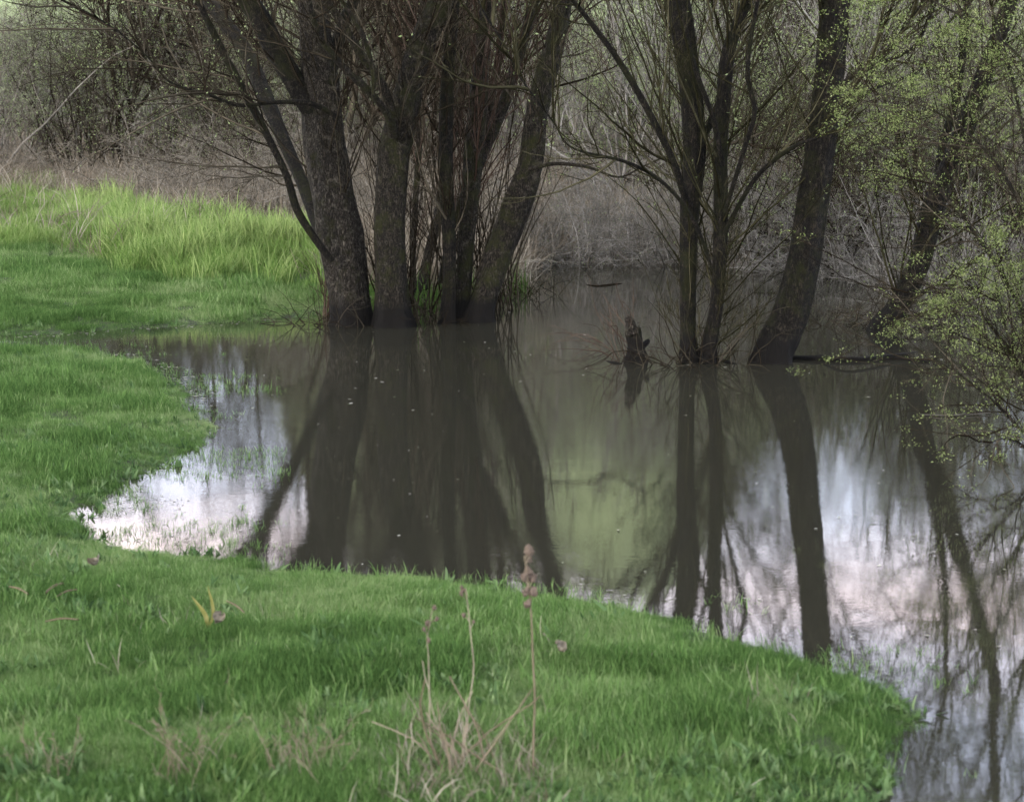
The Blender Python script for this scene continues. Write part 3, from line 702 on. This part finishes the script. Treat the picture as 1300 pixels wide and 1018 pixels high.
G1 = 'willow stems of the flooded clump'
tree('willow_tree', 'thickest trunk of the flooded clump, grey bark, forking high up with stems leaning left', (447, 412),
  [(447, 411, 47), (441, 362, 47), (432, 300, 56), (421, 240, 51), (410, 165, 50), (408, 115, 46), (401, 60, 40), (396, 0, 36)], .3, BARKG,
  limbs=[([(398, 145, 24), (385, 125, 27), (367, 92, 28), (350, 64, 28), (334, 32, 28), (318, 6, 26), (300, -22, 25)], .2, .1),
         ([(425, 345, 20), (405, 290, 18), (385, 235, 17), (360, 178, 17), (337, 124, 20), (315, 72, 19), (287, 31, 18), (262, -4, 17)], 3.2, .25),
         ([(421, 332, 9), (398, 301, 10), (377, 266, 10), (363, 222, 9), (338, 170, 9), (314, 124, 9), (288, 76, 9), (262, 24, 8), (250, -4, 7)], -.4, -.25),
         ([(412, 110, 20), (424, 70, 17), (436, 30, 15), (452, -6, 13)], .6, .1),
         ([(430, 150, 6), (395, 132, 7), (350, 130, 5), (305, 134, 5), (262, 120, 3.5), (215, 104, 2.5)], -.8, -.25)],
  sh=[(0, 46, (.5, 1.8), .8, dict(t0=.2, t1=.8, r0=.006, up=.08)), (1, 30, (.5, 1.8), .8, dict(t0=.1, r0=.007)), (2, 22, (.6, 1.8), .9, dict(t0=.15, t1=.8, r0=.008, leaf=.5)),
      (3, 22, (.6, 2.0), 1.0, dict(t0=.2, t1=.8, r0=.008, bias=(-.5, 0, -.15), up=.0, leaf=.5)), (4, 30, (.5, 1.8), .8, dict(r0=.007)), (5, 16, (.5, 1.5), .9, dict(t0=.2, t1=.8, r0=.006, up=-.02, leaf=1))],
  group=G1, seed=1)
tree('willow_tree', 'second thick trunk of the clump, greenish moss on its right side, splitting at mid height', (500, 414),
  [(499, 413, 44), (496, 360, 39), (495, 290, 38), (498, 225, 38), (505, 175, 40), (513, 140, 36), (525, 88, 33), (543, 40, 32), (563, -6, 31)], .2, BARK,
  limbs=[([(500, 172, 14), (492, 146, 9), (467, 115, 9), (432, 82, 8), (405, 44, 8), (391, -2, 7)], -1.0, -.1),
         ([(506, 172, 16), (497, 142, 13), (485, 108, 12), (459, 70, 11), (432, 26, 10), (410, -6, 9)], -.5, 0),
         ([(474, 128, 5), (473, 90, 6), (462, 50, 6), (440, 10, 5), (428, -6, 5)], -.3, -.5)],
  sh=[(0, 40, (.5, 1.6), .8, dict(t0=.25, t1=.8, r0=.006)), (1, 20, (.4, 1.3), .8, dict(r0=.006)), (2, 24, (.4, 1.5), .8, dict(r0=.006)), (3, 12, (.4, 1), .8, dict(r0=.005))],
  group=G1, seed=2)
tree('willow_tree', 'thin straight dark trunk in the middle of the clump', (569, 410),
  [(569, 409, 19), (571, 360, 17), (571, 310, 17), (568, 250, 17), (566, 212, 18), (567, 133, 17), (572, 60, 16), (576, -5, 15)], .1, BARKD,
  sh=[(0, 26, (.4, 1.3), .8, dict(t0=.2, t1=.75, r0=.006))], group=G1, seed=3)
tree('willow_tree', 'brown trunk wrapped in hanging dead shoots, between the thin straight trunk and the curved one', (590, 408),
  [(588, 407, 18), (590, 350, 20), (594, 283, 22), (600, 221, 24), (606, 155, 24), (610, 88, 20), (618, 22, 18), (622, -6, 17)], .6, BARK,
  limbs=[([(601, 225, 14), (618, 185, 14), (640, 133, 15), (655, 85, 14), (668, 40, 13), (680, -5, 12)], 1.0, .2),
         ([(560, 360, 10), (575, 290, 11), (592, 240, 10), (615, 160, 10), (632, 80, 9), (640, -4, 8)], .4, .8)],
  sh=[(0, 46, (.6, 2.0), .45, dict(t0=.2, t1=.8, r0=.006, up=.1)), (1, 40, (.6, 1.8), .5, dict(t0=.1, t1=.8, r0=.006, up=.08)), (2, 26, (.6, 1.6), .5, dict(t0=.1, t1=.8, r0=.006, up=.08)),
      (1, 30, (.5, 1.5), 1.2, dict(t0=.2, t1=.9, r0=.005, up=-.28))],
  group=G1, seed=4, twm=TWIGR)
tree('willow_tree', 'curved bare trunk at the right end of the clump, bending right then upright', (609, 408),
  [(608, 407, 37), (618, 370, 34), (632, 325, 33), (655, 265, 35), (673, 210, 31), (681, 150, 28), (694, 97, 27), (708, 44, 24), (716, -4, 22)], .3, BARK,
  limbs=[([(672, 215, 6), (705, 208, 5), (745, 212, 4), (785, 225, 2.5)], -.5, -.15)],
  sh=[(0, 30, (.4, 1.6), .9, dict(t0=.35, t1=.8, r0=.006, leaf=.5)), (1, 8, (.3, .8), .8, dict(r0=.004))], group=G1, seed=5)
tree('willow_tree', 'slim stem leaning right, seen low between the second thick trunk and the thin straight one', (536, 377),
  [(534, 377, 15), (545, 320, 13), (558, 265, 12), (566, 215, 11), (580, 150, 10), (590, 80, 9), (596, 0, 8)], .6, BARK,
  sh=[(0, 40, (.4, 1.5), .7, dict(t0=.1, t1=.8, r0=.005))], group=G1, seed=6)
tree('willow_tree', 'slender reddish stem right behind the second thick trunk', (527, 385),
  [(526, 385, 8), (524, 330, 8), (527, 260, 8), (532, 180, 8), (528, 100, 7), (536, 0, 6)], .5, BARK,
  sh=[(0, 44, (.4, 1.5), .6, dict(t0=.05, t1=.8, r0=.005))], group=G1, seed=16, twm=TWIGR)
G2 = 'mossy stems standing in the open water'
tree('willow_tree', 'left stem of the mossy pair standing in the water, shaggy with shoots', (876, 459),
  [(876, 458, 25), (873, 420, 20), (873, 377, 21), (875, 283, 24), (881, 188, 28), (875, 94, 28), (861, 10, 30), (858, -6, 30)], .2, BARKD,
  limbs=[([(876, 262, 9), (866, 240, 9), (854, 203, 9), (821, 137, 9), (784, 75, 8), (746, 24, 7), (725, -4, 6)], -1.0, -.1),
         ([(880, 200, 10), (905, 150, 9), (925, 90, 8), (935, 30, 8), (945, -5, 7)], .8, .1)],
  sh=[(0, 60, (.6, 2.3), .65, dict(t0=.22, t1=.85, r0=.006, up=.08, leaf=.6)), (1, 16, (.5, 1.6), .7, dict(t0=.1, t1=.8, r0=.006)), (2, 14, (.5, 1.4), .6, dict(r0=.006)),
      (0, 14, (.3, .9), .8, dict(t0=.02, t1=.25, r0=.0028, up=.06))],
  group=G2, seed=7, twm=TWIGO)
tree('willow_tree', 'right stem of the mossy pair standing in the water, slimmer and slightly bent', (898, 460),
  [(898, 459, 23), (904, 420, 18), (911, 377, 17), (915, 283, 18), (915, 188, 18), (920, 108, 18), (926, 61, 16), (939, 24, 13), (951, -6, 11)], .1, BARKD,
  limbs=[([(905, 345, 4), (882, 283, 5), (845, 235, 4.5), (798, 207, 4), (727, 188, 2.5)], -1.2, -.1),
         ([(917, 300, 6), (953, 235, 6), (981, 205, 6), (1012, 184, 5), (1040, 172, 3)], -.8, 0),
         ([(920, 270, 6), (934, 225, 6), (948, 179, 6), (958, 141, 6), (949, 94, 6), (955, 40, 5), (963, -4, 5)], -.4, -.1),
         ([(918, 210, 6), (905, 150, 6), (885, 95, 6), (872, 45, 5), (868, -4, 5)], -.6, -.1)],
  sh=[(0, 84, (.7, 2.5), .75, dict(t0=.18, t1=.85, r0=.006, up=.06, leaf=.6)), (2, 26, (.4, 1.5), .6, dict(t0=.1, r0=.005, bias=(.2, 0, .4))), (1, 18, (.4, 1.3), .7, dict(r0=.005)), (3, 16, (.4, 1.3), .6, dict(r0=.005)),
      (0, 20, (.3, 1.1), .8, dict(t0=.02, t1=.25, r0=.0028, up=.04, bias=(.5, 0, 0)))],
  group=G2, seed=8, twm=TWIGO)
tree('willow_tree', 'thick dark trunk leaning right out of the water beside the mossy pair', (984, 459),
  [(981, 457, 47), (992, 425, 47), (1005, 395, 44), (1021, 330, 41), (1034, 240, 38), (1045, 165, 36), (1052, 94, 36), (1057, 38, 37), (1061, -5, 37)], .2, BARKD,
  limbs=[([(1056, 120, 7), (1085, 95, 6), (1120, 80, 5), (1160, 60, 4)], -.6, -.2), ([(1048, 150, 7), (1080, 130, 6), (1120, 108, 5), (1165, 92, 3)], .6, .1)],
  sh=[(0, 26, (.5, 1.8), .8, dict(t0=.3, t1=.8, r0=.006, leaf=.8)), (1, 9, (.4, 1.2), .7, dict(r0=.005, leaf=1)), (2, 9, (.4, 1.2), .7, dict(r0=.005, leaf=1))],
  group=G2, seed=9, twm=TWIGO)
tree('willow_tree', 'further leaning tree on the right, half hidden by leafy twigs, slanting to the top right', (1118, 420),
  [(1116, 419, 24), (1138, 394, 27), (1168, 330, 28), (1184, 264, 28), (1212, 198, 27), (1241, 118, 24), (1264, 57, 21), (1284, -5, 19)], .2, BARKD,
  limbs=[([(1190, 250, 12), (1196, 190, 12), (1215, 120, 10), (1225, 40, 9), (1228, -5, 8)], .6, .2)],
  sh=[(0, 50, (.5, 1.8), .8, dict(t0=.1, t1=.8, r0=.007, leaf=.7)), (1, 24, (.5, 1.4), .7, dict(r0=.006, leaf=.8))], group='trees behind the open water', seed=10, twm=TWIGO)

# overhanging leafy bush at the right edge
rng = np.random.default_rng(77)
b = gnd(1345, 590); org = (b[0], b[1], 0)
root = thing('overhanging_bush', org, 'leafy bush hanging over the water at the right edge, fresh green leaves on grey twigs', 'bush')
TT = Tubes(); LC = []; LD = []
bp_ = [([(1345, 592, 10), (1310, 560, 8), (1262, 510, 7), (1222, 478, 5), (1185, 455, 3)], -.3),
       ([(1345, 592, 14), (1330, 480, 12), (1290, 380, 10), (1240, 300, 8), (1200, 250, 6), (1165, 215, 3)], .4),
       ([(1350, 592, 16), (1340, 420, 13), (1315, 260, 10), (1290, 120, 8), (1262, 20, 6)], .6),
       ([(1340, 592, 12), (1300, 480, 9), (1255, 410, 7), (1210, 375, 5), (1150, 372, 3)], .2),
       ([(1350, 592, 12), (1345, 400, 11), (1290, 250, 8), (1230, 170, 6), (1160, 130, 4), (1110, 120, 2.5)], .8),
       ([(1350, 592, 14), (1360, 300, 11), (1330, 130, 9), (1270, 50, 7), (1200, 10, 5), (1150, -15, 3)], .5),
       ([(1345, 592, 10), (1320, 520, 8), (1292, 470, 6), (1280, 430, 4), (1262, 350, 3)], 0.),
       ([(1345, 592, 9), (1320, 585, 7), (1290, 560, 5), (1262, 560, 3), (1235, 585, 2)], -.5)]
for q, (lp, dYq) in enumerate(bp_):
    LP, lr = pathw(lp, b[1], dYq); me, Pl, rl = trunk_mesh('branch', LP, lr*.55, org, sides=8, rough=.05, seed=q, flare=False, sink=False); link('branch', me, BARK, root)
    heavy = 1.6 if q in (1, 2, 4, 5) else 1
    T, c, d = shoots(Pl, rl, int(22*heavy) if q < 7 else 9, (.25, .95), .85, rng, up=.01, t0=.15, r0=.0045, sub=(5, 3), leaf=(2 if q in (1, 2, 3, 4, 5) else .4), wig=.12); TT.b += [(a_, r_*.6, k_) for a_, r_, k_ in T.b]
    LC.append(c); LD.append(d)
link('twigs', TT.mesh('twigs', org), TWIG, root)
C = np.concatenate(LC); D = np.concatenate(LD); kk = (C[:, 2] > .35)
kk = rng.random(len(C)) < np.where(C[:, 2] > 1.9, .6, 1); C = C[kk]; D = D[kk]
reps = 9
C = np.repeat(C, reps, 0)+rng.normal(0, .022, (len(C)*reps, 3))*np.array([1.4, 1.4, .6]); D = np.repeat(D, reps, 0)
link('leaves', leaves_mesh('leaves', C, D, .016, org, rng=rng, width=.5), LEAFB, root)
print('bush leaves', len(C))

# broken stump
b = gnd(807, 459); org = (b[0], b[1], 0)
root = thing('broken_stump', org, 'small broken stump with a pale snapped top sticking out of the water', 'stump')
P, r = pathw([(809, 458, 24), (808, 446, 20), (806, 434, 19), (803, 424, 20), (802, 417, 18)], b[1], 0)
me, Ps, rs_ = trunk_mesh('trunk', P, r, org, sides=18, rough=.28, seed=31); link('trunk', me, BARK, root)
P, r = pathw([(803, 424, 17), (801, 416, 16), (800, 410, 14), (798, 405, 11), (797, 402, 5)], b[1]-.06, 0); me, _, _ = trunk_mesh('broken_top', P, r, org, sides=14, rough=.4, seed=32, flare=False, sink=False); link('broken_top', me, BARKG, root)
P, r = pathw([(811, 444, 9), (818, 438, 8), (823, 433, 6)], b[1], .1); me, _, _ = trunk_mesh('side_snag', P, r, org, sides=8, rough=.2, seed=33, flare=False, sink=False); link('side_snag', me, BARKD, root)
T, _, _ = shoots(Ps, rs_, 6, (.2, .5), .8, rng, up=.03, t0=.4, r0=.0022, sub=(3, 2), bias=(-.3, 0, .2)); link('twigs', T.mesh('twigs', org), TWIGR, root)

# floating log and sticks
def stick(name, label, pts, rad, m_, cat='stick', side=8):
    pts = np.array(pts); org = pts[0]; rad = np.array(rad)
    me, P, r = trunk_mesh(name, pts, rad, org, sides=side, rough=.15, seed=int(abs(pts[0, 0])*10) % 9, flare=False, sink=False)
    o = link(name, me, m_, None, label=label, category=cat); o.location = org; return o
def wp(px, py, z=.01): p = gnd(px, py, z); return p
stick('floating_log', 'long thin dark log lying in the water right of the leaning trunk', [wp(1000, 454), wp(1040, 456), (wp(1085, 457)), wp(1130, 455), wp(1180, 459)], [.02, .035, .03, .025, .01], BARKD, 'log')
stick('floating_branch', 'thin branch crossing the long dark log on the water', [wp(1040, 452, .03), wp(1075, 455, .06), wp(1120, 452, .05), wp(1165, 447, .03)], [.012, .014, .012, .005], BARKD, 'branch')
stick('floating_branch', 'short thin branch afloat in the middle of the far water', [wp(745, 362, .0), wp(760, 363, .004), wp(778, 361, .006), wp(790, 360, .0)], [.006, .011, .010, .004], TWIG, 'branch')
stick('floating_branch', 'slender stick lying flat on the water near the right edge', [wp(1168, 526), wp(1200, 527), wp(1232, 526), wp(1258, 524)], [.003, .006, .006, .003], TWIGG, 'branch')
for q, (x0, y0, x1, y1, lab) in enumerate([(770, 458, 790, 462, 'tiny dark twig afloat left of the broken stump'), (908, 455, 935, 462, 'dark twig afloat at the foot of the mossy pair')]):
    stick('floating_twig', lab, [wp(x0, y0, .0), wp((x0+x1)/2, (y0+y1)/2, .006), wp(x1, y1, .0)], [.006, .012, .004], BARKD, 'twig')
# arching dead twig in the water left of the stump
b = gnd(733, 458); org = tuple(b)
root = thing('drowned_twigs', org, 'spray of arching dead twigs in the water left of the broken stump', 'twigs')
T = Tubes(); n = 12; S = np.array([gnd(790+rng.uniform(-18, 12), 450+rng.uniform(-8, 12)) for _ in range(n)]); S[:, 2] = -.05
P, r = grow(S, np.stack([rng.normal(-.55, .3, n), rng.normal(0, .2, n), np.full(n, 1.)], 1), rng.uniform(.4, 1.0, n), np.full(n, .0045), 10, .10, -.13, .7, rng); T.add(P, r, 4)
s1, d1, r1, t1 = spawn(P, r, 3, .2, 1, .6, .7, rng); P1, R1 = grow(s1, d1, rng.uniform(.1, .35, len(t1)), r1, 4, .1, -.1, .6, rng); T.add(P1, R1, 3)
link('twig_spray', T.mesh('twig_spray', org), TWIGR, root)

# root brush and dead twigs at the foot of the clump
for (px, py, n, spr, ln, mt_, lab) in [(425, 413, 45, .28, (.2, .7), TWIG, 'tangle of dead twigs at the foot of the thickest trunk'), (540, 410, 34, .26, (.2, .5), TWIG, 'tangle of dead twigs at the waterline between the second and the straight trunk'),
        (890, 462, 55, .25, (.3, 1.0), TWIG, 'brush of thin twigs around the foot of the mossy pair'), (1140, 415, 60, .6, (.4, 1.1), TWIG, 'brush of dark twigs around the foot of the far leaning tree'),
        (660, 375, 40, .3, (.25, .6), TWIGO, 'twigs standing in the water right of the curved trunk')]:
    b = gnd(px, py); org = (b[0], b[1], 0)
    root = thing('brushwood', org, lab, 'brushwood', 'brushwood at the waterline')
    T = Tubes(); S = np.stack([b[0]+rng.normal(0, spr, n), b[1]+rng.normal(0, .12, n), np.full(n, -.05)], 1)
    P, r = grow(S, np.stack([rng.normal(0, .6, n), rng.normal(0, .5, n), rng.uniform(.3, 1, n)], 1), rng.uniform(*ln, n), np.full(n, .005), 8, .16, -.04, .7, rng); T.add(P, r, 4)
    s1, d1, r1, t1 = spawn(P, r, 4, .2, 1, .6, .7, rng); P1, R1 = grow(s1, d1, rng.uniform(.1, .35, len(t1)), r1, 4, .14, 0, .6, rng); T.add(P1, R1, 3)
    link('twigs', T.mesh('twigs', org), mt_, root)
# upright suckers between the trunks
for (px, py, n, spr, ln, mt_, lab) in [(484, 400, 30, .16, (.6, 3.2), TWIG, 'upright brown suckers rising between the two thickest trunks'), (545, 398, 36, .22, (.6, 3.4), TWIG, 'upright brown suckers rising left of the straight thin trunk'),
        (420, 402, 16, .14, (.4, 1.0), TWIGR, 'brown dead stems standing along the left side of the thickest trunk'), (610, 392, 50, .22, (.6, 3.6), TWIG, 'tall thin stems crowding behind the curved trunk')]:
    b = gnd(px, py); org = (b[0], b[1], 0)
    root = thing('sucker_growth', org, lab, 'suckers', 'upright suckers around the willow clump')
    S = np.stack([b[0]+rng.normal(0, spr, n), b[1]+rng.normal(0, .1, n), np.full(n, -.05)], 1)
    P, r = grow(S, np.stack([rng.normal(0, .22, n), rng.normal(0, .2, n), np.ones(n)], 1), rng.uniform(*ln, n), np.full(n, .009), 14, .07, .02, .75, rng); T = Tubes().add(P, r, 4)
    s1, d1, r1, t1 = spawn(P, r, 5, .2, 1, .6, .7, rng); P1, R1 = grow(s1, d1, rng.uniform(.15, .8, len(t1)), r1, 5, .12, .04, .6, rng); T.add(P1, R1, 3)
    link('stems', T.mesh('stems', org), mt_, root)
# sedge clumps by the clump
sv_ = [tuft('sedge', 60, .22, .25, .6, .010, .35, .8, SEDGE, gr, 4) for _ in range(2)]
for q, (px, py, sc, lab) in enumerate([(655, 372, .9, 'clump of green sedge in the water right of the curved trunk'), (545, 392, 1.0, 'clump of green sedge low between the second and the thin straight trunk'),
        (600, 382, .9, 'clump of green sedge behind the base of the curved trunk'), (475, 392, .9, 'clump of green sedge between the two thickest trunks')]):
    b = gnd(px, py); o = link('sedge_clump', sv_[q % 2].data, None, None, label=lab, category='sedge', group='sedge clumps around the willows'); o.location = (b[0], b[1], 0); o.scale = (sc,)*3; o.rotation_euler = (0, 0, q*1.7)

# ------------------------------------------------------------------ small things on the near bank
def onland(px, py):
    p = gnd(px, py)
    for _ in range(8): p = gnd(px, py, H(p[0], p[1]))
    return p
def dead_stalk(px, py, htpx, label, heads=8, lean=.05, seed=0, top=.06):
    rg = np.random.default_rng(seed); b = onland(px, py); org = tuple(b); hm = htpx/pxm(b[1])
    root = thing('dead_flower_stalk', org, label, 'dead flower')
    T = Tubes(); P, r = grow(b[None], np.array([[lean, 0, 1.]]), np.array([hm]), np.array([.0042 if heads > 8 else .0028]), 14, .035 if heads > 8 else .09, .02 if heads > 8 else .07, .45, rg); T.add(P, r, 6)
    link('stalk', T.mesh('stalk', org), STRAW, root)
    s, d, _, t = spawn(P, r, heads, .76, 1.0, .8, rng=rg); Pb, Rb = grow(s, d, rg.uniform(.02, top, heads), np.full(heads, .0016), 4, .1, .1, .3, rg)
    for k in range(heads): link('side_stem', Tubes().add(Pb[k:k+1], Rb[k:k+1], 4).mesh('side_stem', org), STRAW, root)
    for k in range(heads):
        c = Pb[k, -1]; bm = bmesh.new(); bmesh.ops.create_icosphere(bm, subdivisions=2, radius=(.012 if heads > 8 else .007)*rg.uniform(.6, 1.2))
        for v in bm.verts:
            v.co *= .6+.9*rg.random(); v.co.z *= 1.25
        me = bpy.data.meshes.new('seed_head'); bm.to_mesh(me); bm.free(); me.transform(__import__('mathutils').Matrix.Translation(Vector(c)-b_v(b)))
        link('seed_head', me, HEAD, root)
def b_v(b): return Vector(tuple(b))
HEAD = twigmat('seed_head', (.15, .115, .09), (.22, .175, .145), (.28, .235, .20)); HEAD.node_tree.nodes['Attribute'].attribute_name = 'none'
dead_stalk(677, 985, 300, 'tall dead flower stalk with clustered brown seed heads, rightmost on the near bank', 13, .03, 5, .05)
dead_stalk(588, 975, 240, 'shorter dead stalk with a few shrivelled heads left of the tall one', 5, -.03, 6, .03)
dead_stalk(556, 980, 240, 'leftmost thin dead stalk with small shrivelled heads at its tip', 5, .02, 8, .03)
b = onland(590, 980); org = tuple(b); root = thing('dead_plant', org, 'broken splayed straw stems at the foot of the dead stalks', 'dead plant')
n = 22; T = Tubes(); S = b[None]+np.stack([rng.normal(0, .05, n), rng.normal(0, .05, n), np.zeros(n)], 1)
P, r = grow(S, np.stack([rng.normal(0, .45, n), rng.normal(0, .2, n), np.ones(n)], 1), rng.uniform(.15, .42, n), rng.uniform(.0025, .005, n), 8, .10, -.03, .5, rng); T.add(P, r, 5)
link('stems', T.mesh('stems', org), STRAW, root)
for (px, n, ln, mt_, lab) in [(235, 26, (.10, .30), STRAW, 'wispy straw coloured grass at the bottom edge, left of the splayed stems'), (385, 34, (.10, .28), STRAW, 'denser brownish dry grass at the bottom edge just left of the splayed stems'),
        (60, 16, (.08, .22), STRAW, 'few dry wisps near the bottom left corner'), (300, 22, (.12, .34), BLADE, 'tall fresh green blades among the dry grass at the bottom edge')]:
    b = onland(px, 985); org = tuple(b); root = thing('grass_clump', org, lab, 'grass clump', 'loose clumps at the bottom edge')
    S = b[None]+np.stack([rng.normal(0, .07, n), rng.normal(0, .06, n), np.zeros(n)], 1)
    P, r = grow(S, np.stack([rng.normal(0, .3, n), rng.normal(0, .25, n), np.ones(n)], 1), rng.uniform(*ln, n), rng.uniform(.0008, .0018, n), 9, .13, -.05, .5, rng); T = Tubes().add(P, r, 4)
    if mt_ is STRAW and n > 15:
        s1, d1, r1, t1 = spawn(P, r, 5, .55, 1, .7, .6, rng); P1, R1 = grow(s1, d1, rng.uniform(.01, .04, len(t1)), np.full(len(t1), .0012), 3, .2, -.05, .3, rng); T.add(P1, R1, 3)
    link('stems', T.mesh('stems', org), mt_, root)
# yellowing dock leaves
b = onland(262, 803); org = tuple(b); root = thing('dock_plant', org, 'pair of upright yellowing leaves sprouting from the near lawn', 'plant')
YEL = leafmat('yellow_leaf', (.17, .18, .045), (.22, .21, .07), (.28, .25, .10), .3)
def bigleaf(b, az, tilt, ln, wd, mt_, root, nm='leaf'):
    k = 9; t = np.linspace(0, 1, k); d = np.array([math.cos(az)*math.sin(tilt), math.sin(az)*math.sin(tilt), math.cos(tilt)])
    s = np.array([1., .25, 0]); c = t[:, None]*d*ln+np.array([0, 0, 0])+np.stack([.02*np.sin(t*4), 0*t, 0*t], 1)
    w_ = (wd*np.sin(np.pi*np.clip(t*.93+.07, 0, 1))**.8)[:, None]*.5; m_ = np.cross(d, s)*wd*.25
    V = np.concatenate([c-s*w_, c+m_[None]*np.sin(np.pi*t)[:, None], c+s*w_]); q = []
    for j in range(2):
        for i in range(k-1): q.append((j*k+i, j*k+i+1, (j+1)*k+i+1, (j+1)*k+i))
    me = mesh_from(nm, V, np.array(q), attrs={'rnd': R.random(len(V))}); return link(nm, me, mt_, root)
bigleaf(b, 2.9, .30, .17, .020, YEL, root); bigleaf(b, .3, .12, .21, .014, YEL, root)
# fallen sticks and leaves
for (x0, y0, x1, y1, rr, lab) in [(58, 766, 80, 755, .007, 'short pale stick on the near lawn, second of the three at the left'), (12, 758, 36, 769, .005, 'thin pale stick on the near lawn, nearest to the left edge'),
        (72, 771, 98, 763, .004, 'thin brown stick on the near lawn, third of the three at the left'), (288, 776, 312, 794, .004, 'brown straight twig on the lawn right of the yellowing leaves'), (58, 803, 100, 802, .004, 'thin grey twig lying level on the near lawn below the three sticks')]:
    p0 = onland(x0, y0)+np.array([0, 0, .05]); p1 = onland(x1, y1)+np.array([0, 0, .055]); pm = (p0+p1)/2+np.array([0, 0, .008])
    stick('fallen_stick', lab, [p0, pm, p1], [rr*.7, rr, rr*.8], STRAW, 'stick', 7)
DL = leafmat('dead_leaf', (.10, .085, .06), (.17, .145, .11), (.26, .23, .18), .2)
for (x0, y0, sc, lab) in [(122, 732, .075, 'curled pale brown dead leaf on the lawn below the left end of the pond'), (278, 806, .06, 'pale curled dead leaf on the lawn under the yellowing leaves'), (710, 843, .06, 'brown dead leaf lying in the lawn right of the tall dead stalk')]:
    p = onland(x0, y0)+np.array([0, 0, .07]); k = 7; u, v = np.meshgrid(np.linspace(-1, 1, k), np.linspace(-1, 1, k)); wv_ = np.cos(v*1.4)
    V = np.stack([u*wv_*.45*sc, v*.6*sc, (.35*u*u+.12*np.sin(v*5))*sc], -1).reshape(-1, 3); i = (np.arange(k-1)[:, None]*k+np.arange(k-1)[None]).ravel()
    o = link('dead_leaf', mesh_from('dead_leaf', V, np.stack([i, i+1, i+k+1, i+k], 1), attrs={'rnd': R.random(k*k)}), DL, None, label=lab, category='leaf'); o.location = p; o.rotation_euler = (.5, .3, x0*.7)

# pale scum and petals drifting along the left shore
n = 30000; t = gr.random(n); yy_ = gr.uniform(8, 24, n); xx_ = gr.uniform(-.36, .30, n)*yy_; d = sdist(xx_, yy_)
sc_ = fbm(xx_, yy_*2.2, .9, 4, 3)
k = ((d < 0) & (d > -.7) & (sc_ > .06-d*.25) & (xx_/yy_ < -.165)) | ((d > -.32-.2*sc_) & (d < .02) & (yy_ > 15) & (xx_ < -1)) | ((d < -.1) & (gr.random(len(xx_)) < .012)); xx_, yy_ = xx_[k], yy_[k]; n = len(xx_)
C = np.stack([xx_, yy_, np.full(n, .004)], 1); s_ = gr.uniform(.004, .016, n)[:, None]*np.where(yy_ > 15, 1.7, 1)[:, None]; a_ = gr.uniform(0, 6.28, n); u_ = np.stack([np.cos(a_), np.sin(a_), a_*0+.0], 1); v_ = np.stack([-np.sin(a_), np.cos(a_), a_*0], 1)
V = np.stack([C-u_*s_, C-v_*s_*.6, C+u_*s_+np.array([0, 0, .002]), C+v_*s_*.6], 1).reshape(-1, 3)
FL = leafmat('drift', (.08, .09, .05), (.20, .20, .15), (.42, .40, .36), .1)
link('drifting_flecks', mesh_from('drifting_flecks', V, np.arange(n*4).reshape(-1, 4), smooth=False, attrs={'rnd': np.repeat(gr.random(n), 4)}), FL, None, kind='stuff', label='pale flecks of plant debris floating along the left shore', category='floating debris')
